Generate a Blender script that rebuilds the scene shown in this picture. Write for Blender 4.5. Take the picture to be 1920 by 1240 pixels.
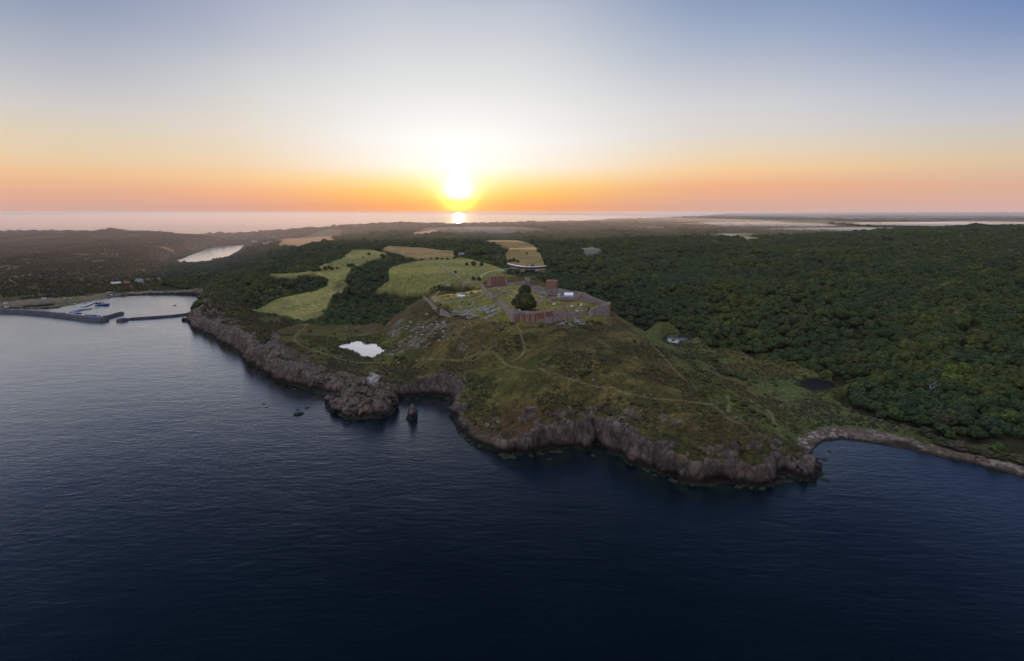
import bpy, bmesh, math, random
import numpy as np
from mathutils import Vector, Matrix

for o in list(bpy.data.objects):
    bpy.data.objects.remove(o)
scene = bpy.context.scene
COL = scene.collection
R = math.radians

# ------------------------------------------------------------------ camera
CAM_Z = 180.0
PITCH = R(11.8)
cam_d = bpy.data.cameras.new('camera')
cam = bpy.data.objects.new('camera', cam_d)
COL.objects.link(cam)
cam.location = (0, 0, CAM_Z)
cam.rotation_euler = (R(90) - PITCH, 0, 0)
cam_d.lens = 20.0
cam_d.sensor_width = 36.0
cam_d.clip_start = 1.0
cam_d.clip_end = 200000.0
scene.camera = cam

# ------------------------------------------------------------------ sky and sun
SUN_AZ = R(-5.2)      # measured from +Y, positive to the right
SUN_EL = R(1.5)
SUN_DIR = Vector((math.sin(SUN_AZ) * math.cos(SUN_EL), math.cos(SUN_AZ) * math.cos(SUN_EL), math.sin(SUN_EL)))

def lin(c):
    out = []
    for v in c:
        v = v / 255.0
        out.append(v / 12.92 if v <= 0.04045 else ((v + 0.055) / 1.055) ** 2.4)
    return out

world = bpy.data.worlds.new('World')
scene.world = world
world.use_nodes = True
wt = world.node_tree
wt.nodes.clear()

class NT:
    def __init__(s, t): s.t = t
    def n(s, kind, **kw):
        nd = s.t.nodes.new(kind)
        for k, v in kw.items():
            setattr(nd, k, v)
        return nd
    def l(s, a, b): s.t.links.new(a, b)
    def put(s, sock, v):
        if hasattr(v, 'is_output') or isinstance(v, bpy.types.NodeSocket): s.t.links.new(v, sock)
        else: sock.default_value = v
    def math(s, op, a, b=None, c=None, clamp=False):
        nd = s.n('ShaderNodeMath', operation=op); nd.use_clamp = clamp
        s.put(nd.inputs[0], a)
        if b is not None: s.put(nd.inputs[1], b)
        if c is not None: s.put(nd.inputs[2], c)
        return nd.outputs[0]
    def vmath(s, op, a, b=None, out=0):
        nd = s.n('ShaderNodeVectorMath', operation=op)
        s.put(nd.inputs[0], a)
        if b is not None: s.put(nd.inputs[1], b)
        return nd.outputs[out]
    def ramp(s, fac, stops, interp='LINEAR'):
        nd = s.n('ShaderNodeValToRGB')
        cr = nd.color_ramp; cr.interpolation = interp
        while len(cr.elements) > 1: cr.elements.remove(cr.elements[0])
        cr.elements[0].position = stops[0][0]; cr.elements[0].color = (*stops[0][1], 1)
        for p, c in stops[1:]:
            e = cr.elements.new(p); e.color = (*c, 1)
        s.put(nd.inputs[0], fac)
        return nd.outputs[0]
    def mix(s, fac, a, b, mode='MIX'):
        nd = s.n('ShaderNodeMix', data_type='RGBA', blend_type=mode)
        s.put(nd.inputs[0], fac)
        for sock, v in ((nd.inputs[6], a), (nd.inputs[7], b)):
            if isinstance(v, (tuple, list)): v = (*v[:3], 1)
            s.put(sock, v)
        return nd.outputs[2]
    def noise(s, vec, scale, detail=4, rough=0.55, out=0, dist=0.0):
        nd = s.n('ShaderNodeTexNoise')
        if vec is not None: s.l(vec, nd.inputs['Vector'])
        nd.inputs['Scale'].default_value = scale
        nd.inputs['Detail'].default_value = detail
        nd.inputs['Roughness'].default_value = rough
        nd.inputs['Distortion'].default_value = dist
        return nd.outputs[out]
    def voro(s, vec, scale, feature='F1', out=0):
        nd = s.n('ShaderNodeTexVoronoi', feature=feature)
        if vec is not None: s.l(vec, nd.inputs['Vector'])
        nd.inputs['Scale'].default_value = scale
        return nd.outputs[out]

W = NT(wt)
tc = W.n('ShaderNodeTexCoord')
dirn = W.vmath('NORMALIZE', tc.outputs['Generated'])
sep = W.n('ShaderNodeSeparateXYZ'); W.l(dirn, sep.inputs[0])
elev = W.math('ARCSINE', sep.outputs['Z'])
elevp = W.math('MAXIMUM', elev, 0.0)
ef = W.math('POWER', W.math('DIVIDE', elevp, math.pi / 2), 0.5)
def estops(lst):
    return [(math.sqrt(d / 90.0), lin(c)) for d, c in lst]
HI = [(24, (70, 94, 146)), (44, (78, 98, 140)), (60, (200, 208, 226)), (90, (208, 214, 230))]  # unseen upper sky, dimmed low for darker water, brightened overhead to light the land
SKY = {
 'left': [(0.40,(212,168,155)), (1.65,(228,176,146)), (2.93,(238,194,150)), (4.16,(232,205,170)), (5.98,(222,208,185)), (7.77,(210,205,200)), (9.56,(195,195,200)), (14.63,(150,162,185))],
 'midl': [(0.56,(226,168,148)), (1.69,(248,182,140)), (3.04,(250,205,155)), (4.38,(243,216,182)), (6.99,(232,221,206)), (9.96,(217,217,215)), (12.00,(205,207,210)), (13.99,(187,191,205)), (16.67,(172,178,200))],
 'near': [(0.61,(247,168,112)), (1.85,(255,198,106)), (2.83,(255,222,150)), (4.29,(253,241,225)), (6.67,(246,245,243)), (9.45,(236,236,235)), (13.85,(214,217,220)), (17.96,(190,196,210))],
 'midr': [(0.60,(215,170,155)), (2.31,(240,178,140)), (3.75,(246,205,155)), (5.18,(235,215,185)), (7.05,(222,215,208)), (9.33,(212,212,214)), (11.55,(195,198,208)), (14.53,(165,178,200)), (17.76,(135,155,188))],
 'right': [(0.28,(208,172,166)), (1.84,(214,172,150)), (3.78,(213,190,162)), (5.30,(200,192,182)), (6.80,(190,190,195)), (8.28,(175,182,198)), (10.46,(150,163,190)), (12.58,(120,142,182)), (14.63,(100,128,178))],
}
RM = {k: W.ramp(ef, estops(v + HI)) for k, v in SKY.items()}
hx = W.vmath('NORMALIZE', W.vmath('MULTIPLY', dirn, (1, 1, 0)))
ca = W.vmath('DOT_PRODUCT', hx, (math.sin(SUN_AZ), math.cos(SUN_AZ), 0), out=1)
az = W.math('MULTIPLY', W.math('SUBTRACT', W.math('ARCTAN2', sep.outputs['X'], sep.outputs['Y']), SUN_AZ), 180 / math.pi)
def mr(a, b):
    nd = W.n('ShaderNodeMapRange'); nd.clamp = True; nd.interpolation_type = 'SMOOTHSTEP'
    W.l(az, nd.inputs[0]); nd.inputs[1].default_value = a; nd.inputs[2].default_value = b; return nd.outputs[0]
base_sky = W.mix(mr(-32, -15), RM['left'], RM['midl'])
base_sky = W.mix(mr(-22, -4), base_sky, RM['near'])
base_sky = W.mix(mr(4, 26), base_sky, RM['midr'])
base_sky = W.mix(mr(22, 52), base_sky, RM['right'])
# unseen sky behind and high on the left is brightened as added fill
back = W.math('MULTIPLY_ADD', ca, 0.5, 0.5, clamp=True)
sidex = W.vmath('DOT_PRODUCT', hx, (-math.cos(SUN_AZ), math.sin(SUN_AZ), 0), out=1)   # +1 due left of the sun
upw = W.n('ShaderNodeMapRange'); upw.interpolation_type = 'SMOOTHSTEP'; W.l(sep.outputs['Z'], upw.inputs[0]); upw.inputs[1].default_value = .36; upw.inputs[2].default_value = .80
left_boost = W.math('MULTIPLY', W.math('MULTIPLY', W.math('MAXIMUM', W.math('SUBTRACT', sidex, 0.3), 0.0), 4.0), upw.outputs[0])  # added side light: unseen upper left sky brightened to model the relief
backf = W.math('ADD', W.math('MULTIPLY_ADD', back, -0.5, 1.5), left_boost)
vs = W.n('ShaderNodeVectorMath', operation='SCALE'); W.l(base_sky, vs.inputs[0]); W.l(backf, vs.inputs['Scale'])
cosg = W.vmath('DOT_PRODUCT', dirn, tuple(SUN_DIR), out=1)
gam = W.math('MULTIPLY', W.math('ARCCOSINE', W.math('MINIMUM', cosg, 1.0)), 180 / math.pi)
def expo(scale, amp, pw=1.0):
    x = W.math('DIVIDE', gam, scale)
    if pw != 1.0: x = W.math('POWER', x, pw)
    return W.math('MULTIPLY', W.math('EXPONENT', W.math('MULTIPLY', x, -1.0)), amp)
glow = W.math('ADD', expo(1.2, 3.2, 2.0), W.math('ADD', expo(1.9, 0.95), expo(6.5, 0.22)))
tint = W.ramp(ef, [(0, (1.0, .34, .03)), (math.sqrt(1.0 / 90), (1, .55, .04)), (math.sqrt(1.9 / 90), (1, .88, .42)), (math.sqrt(3.2 / 90), (1, .96, .8)), (1, (1, 1, 1))])
gl = W.n('ShaderNodeVectorMath', operation='SCALE'); W.l(tint, gl.inputs[0]); W.l(glow, gl.inputs['Scale'])
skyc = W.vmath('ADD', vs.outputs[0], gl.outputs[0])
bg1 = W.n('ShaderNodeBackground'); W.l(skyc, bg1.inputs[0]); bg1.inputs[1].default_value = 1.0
nish = W.n('ShaderNodeTexSky', sky_type='NISHITA')
nish.sun_disc = False
nish.sun_elevation = SUN_EL
nish.sun_rotation = SUN_AZ
nish.altitude = 180
nish.dust_density = 2.0
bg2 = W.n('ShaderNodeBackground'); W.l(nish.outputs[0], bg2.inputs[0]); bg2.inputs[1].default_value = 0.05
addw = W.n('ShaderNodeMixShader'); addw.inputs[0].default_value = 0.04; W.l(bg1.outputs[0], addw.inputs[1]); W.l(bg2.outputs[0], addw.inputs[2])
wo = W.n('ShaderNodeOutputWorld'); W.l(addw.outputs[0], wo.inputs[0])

sun_d = bpy.data.lights.new('sun', 'SUN')
sun_d.energy = 5.0
sun_d.angle = R(0.6)
sun_d.specular_factor = 0.15
sun_d.color = (1.0, 0.66, 0.36)
sun = bpy.data.objects.new('sun', sun_d)
COL.objects.link(sun)
sun.rotation_euler = (-SUN_DIR).to_track_quat('-Z', 'Y').to_euler()

vsn = scene.view_settings
vsn.view_transform = 'Standard'; vsn.look = 'None'; vsn.exposure = 0.0; vsn.gamma = 1.0
scene.render.engine = 'CYCLES'
cy = scene.cycles
cy.use_denoising = True
cy.max_bounces = 6; cy.diffuse_bounces = 2; cy.glossy_bounces = 2; cy.transmission_bounces = 2
cy.volume_bounces = 1; cy.transparent_max_bounces = 6
cy.caustics_reflective = False; cy.caustics_refractive = False
cy.sample_clamp_indirect = 4.0

# ------------------------------------------------------------------ object helpers
def tag(o, label=None, cat=None, group=None, kind=None):
    if label: o['label'] = label
    if cat: o['category'] = cat
    if group: o['group'] = group
    if kind: o['kind'] = kind
    return o

def empty(name, loc=(0, 0, 0), rz=0.0):
    o = bpy.data.objects.new(name, None)
    o.empty_display_size = 1.0
    COL.objects.link(o)
    o.location = loc; o.rotation_euler = (0, 0, rz)
    return o

def new_mesh_obj(name, verts, faces, mat, parent=None, smooth=False):
    me = bpy.data.meshes.new(name)
    me.from_pydata([tuple(v) for v in verts], [], faces)
    me.update()
    if smooth: me.shade_smooth()
    o = bpy.data.objects.new(name, me)
    if mat: me.materials.append(mat)
    COL.objects.link(o)
    if parent: o.parent = parent
    return o

class MB:
    def __init__(s): s.v = []; s.f = []
    def box(s, c, d, rz=0.0, taper=1.0):
        cx, cy_, cz = c; dx, dy, dz = d[0] / 2, d[1] / 2, d[2] / 2
        b = len(s.v); cr, sr = math.cos(rz), math.sin(rz)
        for (sx, sy, sz) in ((-1,-1,-1),(1,-1,-1),(1,1,-1),(-1,1,-1),(-1,-1,1),(1,-1,1),(1,1,1),(-1,1,1)):
            k = taper if sz > 0 else 1.0
            x, y = sx * dx * k, sy * dy * k
            s.v.append((cx + x * cr - y * sr, cy_ + x * sr + y * cr, cz + sz * dz))
        for q in ((0,3,2,1),(4,5,6,7),(0,1,5,4),(1,2,6,5),(2,3,7,6),(3,0,4,7)):
            s.f.append(tuple(b + i for i in q))
        return s
    def bar(s, p, q, r, n=6, r2=None):
        p, q = Vector(p), Vector(q); r2 = r if r2 is None else r2
        ax = (q - p).normalized()
        u = ax.orthogonal().normalized(); w = ax.cross(u)
        b = len(s.v)
        for k, (c, rr) in enumerate(((p, r), (q, r2))):
            for i in range(n):
                a = 2 * math.pi * i / n
                s.v.append(tuple(c + (u * math.cos(a) + w * math.sin(a)) * rr))
        for i in range(n):
            j = (i + 1) % n
            s.f.append((b + i, b + j, b + n + j, b + n + i))
        s.f.append(tuple(b + i for i in reversed(range(n))))
        s.f.append(tuple(b + n + i for i in range(n)))
        return s
    def add(s, verts, faces):
        b = len(s.v); s.v += [tuple(v) for v in verts]
        s.f += [tuple(b + i for i in f) for f in faces]
        return s
    def build(s, name, mat, parent=None, smooth=False):
        return new_mesh_obj(name, s.v, s.f, mat, parent, smooth)

# ------------------------------------------------------------------ numeric noise
def _h(ix, iy, iz, seed):
    n = (ix.astype(np.int64) * 374761393 + iy.astype(np.int64) * 668265263 + iz.astype(np.int64) * 2147483647 + seed * 1274126177) & 0xffffffff
    n = ((n ^ (n >> 13)) * 1274126177) & 0xffffffff
    n = ((n ^ (n >> 16)) * 2246822519) & 0xffffffff
    return ((n ^ (n >> 15)) & 0xffffff).astype(np.float64) / 0xffffff
def noise3(x, y, z, seed=0):
    xi, yi, zi = np.floor(x), np.floor(y), np.floor(z)
    fx, fy, fz = x - xi, y - yi, z - zi
    fx = fx * fx * fx * (fx * (fx * 6 - 15) + 10); fy = fy * fy * fy * (fy * (fy * 6 - 15) + 10); fz = fz * fz * (3 - 2 * fz)
    def L(a, b, t): return a + (b - a) * t
    c = [[[_h(xi + i, yi + j, zi + k, seed) for k in (0, 1)] for j in (0, 1)] for i in (0, 1)]
    return L(L(L(c[0][0][0], c[1][0][0], fx), L(c[0][1][0], c[1][1][0], fx), fy),
             L(L(c[0][0][1], c[1][0][1], fx), L(c[0][1][1], c[1][1][1], fx), fy), fz) * 2 - 1
def noise2(x, y, seed=0):
    xi, yi = np.floor(x), np.floor(y)
    fx, fy = x - xi, y - yi
    fx = fx * fx * fx * (fx * (fx * 6 - 15) + 10); fy = fy * fy * fy * (fy * (fy * 6 - 15) + 10)
    z = np.zeros_like(xi)
    a, b = _h(xi, yi, z, seed), _h(xi + 1, yi, z, seed)
    c, d = _h(xi, yi + 1, z, seed), _h(xi + 1, yi + 1, z, seed)
    return ((a + (b - a) * fx) * (1 - fy) + (c + (d - c) * fx) * fy) * 2 - 1
def fbm2(x, y, wl, oct=4, seed=0, gain=0.5):
    s = 0; a = 1.0; f = 1.0 / wl; n = 0
    for i in range(oct):
        s = s + a * noise2(x * f + 17.3 * i, y * f - 9.1 * i, seed + i); n += a; a *= gain; f *= 2.03
    return s / n
def ridge3(x, y, z, wl, oct=3, seed=0):
    s = 0; a = 1.0; f = 1.0 / wl; n = 0
    for i in range(oct):
        s = s + a * (1 - 2 * np.abs(noise3(x * f, y * f, z * f, seed + i))); n += a; a *= 0.55; f *= 2.1
    return s / n
def cells3(x, y, z, size, seed=0):
    """blocky fracture: a random value per cell and the closeness to a joint"""
    x, y, z = x / size, y / size, z / size
    xi, yi, zi = np.floor(x), np.floor(y), np.floor(z)
    b1 = np.full(x.shape, 9.0); b2 = np.full(x.shape, 9.0); val = np.zeros(x.shape)
    for i in (-1, 0, 1):
        for j in (-1, 0, 1):
            for k in (-1, 0, 1):
                cx, cy_, cz = xi + i, yi + j, zi + k
                d = (cx + _h(cx, cy_, cz, seed) - x) ** 2 + (cy_ + _h(cx, cy_, cz, seed + 1) - y) ** 2 + (cz + _h(cx, cy_, cz, seed + 2) - z) ** 2
                nb = d < b1
                b2 = np.where(nb, b1, np.minimum(b2, d)); val = np.where(nb, _h(cx, cy_, cz, seed + 3), val); b1 = np.where(nb, d, b1)
    return val, np.sqrt(b2) - np.sqrt(b1)
def crag(x, y, z, s=1.0, seed=0):
    w = noise3(x / 9, y / 9, z / 9, seed + 50) * 3
    v1, e1 = cells3(x + w + z * .35, y - w, z * .5 + w, 11 * s, seed); v2, e2 = cells3(x - w * .5, y + w * .5, z * .7, 3.6 * s, seed + 9)
    return (v1 - .5) * 5.4 + (v2 - .5) * 1.2 - 2.2 * np.exp(-e1 / .10) - .6 * np.exp(-e2 / .12)
def sstep(a, b, x):
    t = np.clip((x - a) / (b - a), 0, 1)
    return t * t * (3 - 2 * t)

# ------------------------------------------------------------------ from the photograph's survey to the ground
FPX = 1066.67
CP, SP = math.cos(PITCH), math.sin(PITCH)
def P(u, v, z):
    dx = (u - 960) / FPX; dy = -(v - 620) / FPX
    dz = -SP + CP * dy
    t = (z - CAM_Z) / dz
    return (dx * t, (CP + SP * dy) * t)
def proj(x, y, z):
    X = np.asarray(x, float); Y = np.asarray(y, float); Z = np.asarray(z, float) - CAM_Z
    dep = Y * CP - Z * SP
    up = Y * SP + Z * CP
    return 960 + FPX * X / dep, 620 - FPX * up / dep, dep

# survey heights: column and row in the photograph, height in metres above the sea
SURV = [
 # castle plateau
 (1000,578,69),(1100,572,69),(1060,562,70),(1000,548,71),(940,543,70),(900,562,65),(850,575,62),(830,562,64),(870,549,66),(1040,548,70),(985,534,70),(920,540,69),(1120,566,69),(935,575,67),
 (805,562,60),(865,585,60),(920,590,61),
 # outside the walls
 (970,607,59),(1030,603,58),(1080,593,62.5),(1066,594,62),(1094,590,63),(1050,600,60),(1135,595,57),(848,596,57),(900,608,56),
 # slopes to the pond
 (728,607,24),(760,582,40),(793,560,54),(780,650,28),(800,620,41),(850,640,42),(880,620,51),(860,680,24),(840,692,22),(800,698,18),(940,640,50),(940,690,31),(745,640,18),(770,690,12),
 (680,655,12),(620,650,12),(600,690,11),(700,695,11),(560,660,14),(640,615,13),(720,618,15),(560,625,15),
 # near slope of the headland
 (1000,640,53),(1100,640,54),(1000,700,41),(1100,700,42),(1200,700,40),(1000,760,27),(1100,780,23),(1200,800,22),(1300,760,33),(1300,820,21),(1400,850,16),(1400,795,25),
 (900,760,13),(885,720,19),(950,800,11),(1050,810,14),(1180,640,50),(1250,720,37),(1480,860,9),(1150,820,17),(1060,610,58),
 # ridge towards the cove
 (1145,592,60),(1200,637,49),(1260,687,39),(1330,742,29),(1400,772,23),(1460,806,14),(1500,832,6),
 # valley behind the ridge
 (1320,690,16),(1400,738,9),(1450,768,5),(1260,640,7),(1330,656,8),(1400,690,7),(1500,702,5),(1530,718,4),(1450,720,5),(1500,748,5),(1550,780,6),(1600,805,3),(1200,614,10),
 (1700,790,9),(1700,825,2),(1850,845,5),(1920,868,6),(1600,770,8),
 # forest roof on the right
 (1250,598,23),(1300,615,20),(1400,640,22),(1500,662,22),(1600,690,22),(1650,715,18),(1750,740,22),(1850,760,25),(1920,780,27),(1920,830,18),(1850,812,14),
 (1300,570,40),(1500,600,42),(1700,640,45),(1900,690,50),(1900,600,65),(1700,560,65),(1500,530,68),(1300,520,62),(1900,520,85),(1900,470,95),(1700,480,88),(1500,480,83),
 (1400,460,85),(1300,480,75),(1200,480,72),(1180,540,50),(1100,530,55),(1100,500,64),(1200,560,40),
 (1920,421,104),(1800,425,102),(1700,437,97),(1650,447,91),(1640,432,62),(1550,455,86),(1450,457,85),
 # far country
 (1900,405,88),(1700,410,85),(1500,415,78),(1300,416,80),(1400,430,73),(1300,432,76),(1500,437,68),(1380,444,72),(1600,420,78),(1350,404,92),(1250,407,88),(1130,411,88),
 (1050,414,90),(950,416.5,93),(860,420,88),(750,416.5,98),(640,433,60),(590,429,68),(500,441,32),(540,446,30),(600,447,52),(700,437,78),(800,441,80),(900,442,78),(1000,441,79),(1100,450,81),(1210,441,80),
 # heath on the left
 (0,445,60),(60,443,62),(130,436,70),(220,430,80),(330,434.5,72),(420,443,50),(0,466,56),(0,500,45),(0,540,18),(100,458,60),(100,482,50),(100,530,17),(200,462,60),(200,500,30),(255,478,50),(200,540,7),
 (280,541,7),(330,500,13),(300,458,52),(380,450,26),(430,450,15),(400,492,26),(430,484,39),(412,488,33),(380,491,24),(450,475,44),(440,497,44),(440,512,42),(420,502,37),(400,512,30),(360,496,19),(300,520,14),(0,560,5),(100,555,5),
 # wooded ridge and fields
 (460,464,56),(520,464,70),(600,455,84),(680,452,89),(700,475,80),(640,482,76),(650,510,60),(600,530,44),(540,570,22),(480,582,16),(620,565,24),(770,515,62),(820,500,68),(850,480,72),
 (830,470,75),(720,530,48),(880,520,66),(870,500,68),(840,538,52),(760,545,38),(700,560,24),(720,600,17),(640,600,15),(500,605,15),
 (430,560,38),(450,520,53),(500,500,65),(400,530,33),(382,548,10),(440,600,22),(486,634,24),(520,656,22),(556,683,18),(585,711,12),(440,634,22),(410,612,20),(560,640,16),(400,590,18),(620,715,10),
 (950,470,78),(1000,480,75),(960,490,72),(990,510,58),(920,500,69),(1000,465,77),
 # sea bed side, keeps the sheet level offshore
 (300,575,2),(200,575,2),(100,600,1),(300,640,1),(600,800,1),(800,770,2),(1100,900,2),(1400,960,1),(1650,860,1),(1900,930,1),(0,700,0),(960,1100,0),
]
HID = [ # ground the photograph does not show: x, y, z
 (120,860,24),(170,760,18),(60,980,30),(-90,980,20),(-150,900,16),(-1500,3300,20),(-900,5200,40),(-400,6200,50),(900,12000,60),(3000,4200,60),
]
_a = []
for (u, v, z) in SURV:
    x, y = P(u, v, z); _a.append((x, y, z))
_a += HID
_a = np.array(_a, float)
def _warp(x, y):
    yy = np.maximum(y, 60.0)
    return np.clip(x / yy, -2.5, 2.5), np.log(yy)
_wx, _wy = _warp(_a[:, 0], _a[:, 1])
_c = 0.012
_K = np.sqrt((_wx[:, None] - _wx[None]) ** 2 + (_wy[:, None] - _wy[None]) ** 2 + _c * _c)
_n = len(_a)
_A = np.zeros((_n + 3, _n + 3))
_A[:_n, :_n] = _K + np.eye(_n) * -0.004
_A[:_n, _n] = 1; _A[:_n, _n + 1] = _wx; _A[:_n, _n + 2] = _wy
_A[_n:, :_n] = _A[:_n, _n:].T
_sol = np.linalg.solve(_A, np.concatenate([_a[:, 2], np.zeros(3)]))
def rbf(x, y):
    x = np.asarray(x, float); y = np.asarray(y, float)
    sh = x.shape; x = x.ravel(); y = y.ravel()
    wx, wy = _warp(x, y)
    out = np.empty(len(x))
    for i in range(0, len(x), 20000):
        a, b = wx[i:i + 20000, None], wy[i:i + 20000, None]
        k = np.sqrt((a - _wx) ** 2 + (b - _wy) ** 2 + _c * _c)
        out[i:i + 20000] = k @ _sol[:_n] + _sol[_n] + _sol[_n + 1] * wx[i:i + 20000] + _sol[_n + 2] * wy[i:i + 20000]
    return np.clip(out, -2, 112).reshape(sh)

def seg_dist(x, y, pts, closed=True, vals=None):
    """distance to a polyline (and an interpolated value carried along it)"""
    pts = np.asarray(pts, float)
    best = np.full(x.shape, 1e12); bv = np.zeros(x.shape)
    n = len(pts)
    for i in range(n if closed else n - 1):
        a, b = pts[i], pts[(i + 1) % n]
        d = b - a; L2 = max(float(d @ d), 1e-9)
        t = np.clip(((x - a[0]) * d[0] + (y - a[1]) * d[1]) / L2, 0, 1)
        q = (x - a[0] - t * d[0]) ** 2 + (y - a[1] - t * d[1]) ** 2
        m_ = q < best
        best = np.where(m_, q, best)
        if vals is not None:
            bv = np.where(m_, vals[i] + (vals[(i + 1) % n] - vals[i]) * t, bv)
    return (np.sqrt(best), bv) if vals is not None else np.sqrt(best)
def inside(x, y, pts):
    c = np.zeros(x.shape, bool); n = len(pts)
    for i in range(n):
        x1, y1 = pts[i]; x2, y2 = pts[(i + 1) % n]
        if y1 == y2: continue
        c ^= ((y1 > y) != (y2 > y)) & (x < (x2 - x1) * (y - y1) / (y2 - y1) + x1)
    return c

# shoreline at sea level: column, row, width of the rise (small = cliff)
COAST_PX = [(-400,560,25),(-60,566,20),(0,578,14),(60,579,14),(104,578,14),(150,570,16),(190,562,16),(216,556,14),(246,554,14),(310,552,12),(368,553,9),(377,560,8),(373,576,8),(362,586,10),(352,594,14),
 (352,602,12),(362,614,9),(380,624,9),(398,631,8),(414,642,8),(440,654,8),(458,668,8),(466,684,8),(490,698,9),(520,712,9),(548,722,9),(580,734,9),(606,738,9),(650,746,10),(690,745,12),
 (752,744,12),(775,742,9),(805,740,9),(838,744,10),(858,756,12),(850,775,12),(853,795,12),(866,812,13),(890,830,12),(935,846,11),(968,852,11),(1000,848,10),(1040,842,10),(1078,838,9),
 (1100,841,9),(1112,826,7),(1126,830,7),(1150,850,10),(1185,868,10),(1225,880,10),(1250,893,9),(1280,906,9),(1340,907,9),(1370,904,9),(1410,911,10),(1450,910,10),(1462,892,8),(1480,890,7),(1505,898,8),
 (1530,890,8),(1532,876,9),(1515,856,14),(1518,846,15.5),(1530,835,16),(1546,826,16),(1580,822,17),(1640,830,19),(1700,842,22),(1760,856,25),(1820,868,28),(1880,884,30),(1920,893,32),(2300,990,34)]
COAST = [P(u, v, 0) for u, v, w in COAST_PX]
CW = [w for u, v, w in COAST_PX]
_far = [(60000,300),(60000,60000),(30000,60000),(13500,38000),(5500,16500),(2600,10500),(1000,8000),(200,6100),(-300,5500),(-900,5600),(-1500,4900),(-1750,4350),(-2150,3950),(-2350,3700),(-2900,4000),(-3700,3500),(-3600,2900)]
COAST += _far
CW += [60] * len(_far)

PONDS = {
 'meadow_pond': (12.0, 9, [(631,651),(646,644),(660,641),(672,638.5),(682,640),(687,645),(698,643),(708,643.5),(713,651),(728,656),(718,661),(711,664),(703,672),(690,670),(675,670),(665,662),(655,657),(645,655)]),
 'field_pond': (34.0, 9, [(635,549),(638,544),(645,540),(656,540.5),(650,545),(641,549)]),
 'valley_pond': (6.5, 7, [(1246,632),(1252,646),(1258,648),(1271,645),(1278,640),(1297,637),(1290,630),(1275,627),(1255,625)]),
 'dark_pond': (3.2, 8, [(1497,724),(1500,716),(1510,711),(1536,711),(1556,716),(1576,725),(1560,731),(1540,733),(1522,733),(1508,728)]),
 'lake': (8.0, 60, [(329,490),(345,484),(362,477),(380,470),(395,464),(420,461.5),(458,459),(452,466),(447,470),(437,476),(430,480),(410,486),(390,489),(345,493)]),
}
PONDW = {k: (z, w, [P(u, v, z) for u, v in pts]) for k, (z, w, pts) in PONDS.items()}

def surf0(x, y):
    s = rbf(x, y)
    for k, (z, w, pts) in PONDW.items():
        d = seg_dist(x, y, pts); ins = inside(x, y, pts)
        f = np.where(ins, 1.0, 1 - sstep(0.15, 1.0, d / (w * 1.8)))
        s = s + (z - 0.1 - s) * f
    return s

def hit(px):
    """where the sight lines of the survey meet the land"""
    px = np.asarray(px, float)
    u, v = px[:, 0], px[:, 1]
    dx = (u - 960) / FPX; dy = -(v - 620) / FPX; dz = -SP + CP * dy; dyy = CP + SP * dy
    t = np.full(len(u), 250.0); res = np.full(len(u), np.nan)
    for i in range(420):
        t2 = t * 1.011
        z = CAM_Z + dz * t2
        s = surf0(dx * t2, dyy * t2)
        m_ = (z <= s) & np.isnan(res)
        res[m_] = ((t + t2) / 2)[m_]
        if not np.isnan(res).any(): break
        t = t2
    res = np.where(np.isnan(res), t, res)
    return np.stack([dx * res, dyy * res], 1)

# open ground, in survey columns and rows
OPEN_PX = {
 'hill': [(500,645),(520,618),(560,607),(640,610),(700,606),(728,603),(760,577),(797,552),(830,546),(880,537),(905,522),(940,514),(1000,516),(1030,536),(1090,548),(1145,576),(1200,628),(1260,676),(1330,730),(1400,762),(1460,796),(1530,840),(1560,920),(1400,960),(950,900),(820,830),(840,760),(700,775),(560,760),(470,700),(462,668)],
 'valley': [(1150,590),(1230,604),(1290,622),(1330,648),(1420,672),(1500,688),(1560,704),(1596,722),(1560,742),(1600,770),(1700,800),(1800,830),(1920,862),(1920,900),(1700,900),(1520,850),(1400,775),(1300,710),(1220,640)],
 'west_field': [(463,577),(520,562),(590,547),(616,536),(612,522),(590,513),(520,519),(505,513),(580,509),(640,484),(660,469),(700,469),(728,475),(712,483),(690,493),(660,503),(649,520),(656,533),(640,545),(620,560),(612,580),(598,602),(560,602),(540,592),(500,586)],
 'east_field': [(703,546),(730,527),(728,505),(760,494),(800,487),(870,483),(900,490),(935,500),(952,508),(915,521),(900,537),(860,540),(800,549),(780,549),(740,547)],
 'tan_field': [(728,461),(790,464),(850,472),(852,483),(790,485),(755,479),(718,467)],
 'dry_field': [(905,453),(970,452),(1000,461),(1008,468),(1024,502),(990,500),(953,494),(946,478),(957,468),(940,460)],
 'pink_field': [(522,459),(530,447),(560,443),(622,429),(645,431),(626,446),(615,452),(560,461)],
 'car_park': [(1090,469),(1110,467),(1128,471),(1118,477),(1098,476)],
 'mast_field': [(775,438),(812,432),(822,435),(790,442)],
 'pale_field': [(1345,440),(1372,437),(1400,443),(1440,446),(1400,449),(1370,445)],
 'quay': [(-200,600),(-200,552),(0,561),(60,556),(120,551),(190,551),(250,544),(290,545),(376,549),(378,556),(370,560),(300,558),(220,562),(150,575),(104,584),(0,584)],
 'track_clearing': [(200,548),(235,532),(250,530),(240,540)],
}
OPEN = {k: hit(v) for k, v in OPEN_PX.items()}
HEATH = hit([(-300,470),(0,446),(200,433),(330,436),(440,444),(380,456),(330,480),(300,520),(290,545),(240,548),(0,566),(-300,580)])
SCRUB = hit([(372,570),(400,545),(450,560),(470,580),(540,592),(560,606),(520,618),(500,645),(465,668),(420,650),(360,612)])

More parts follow.
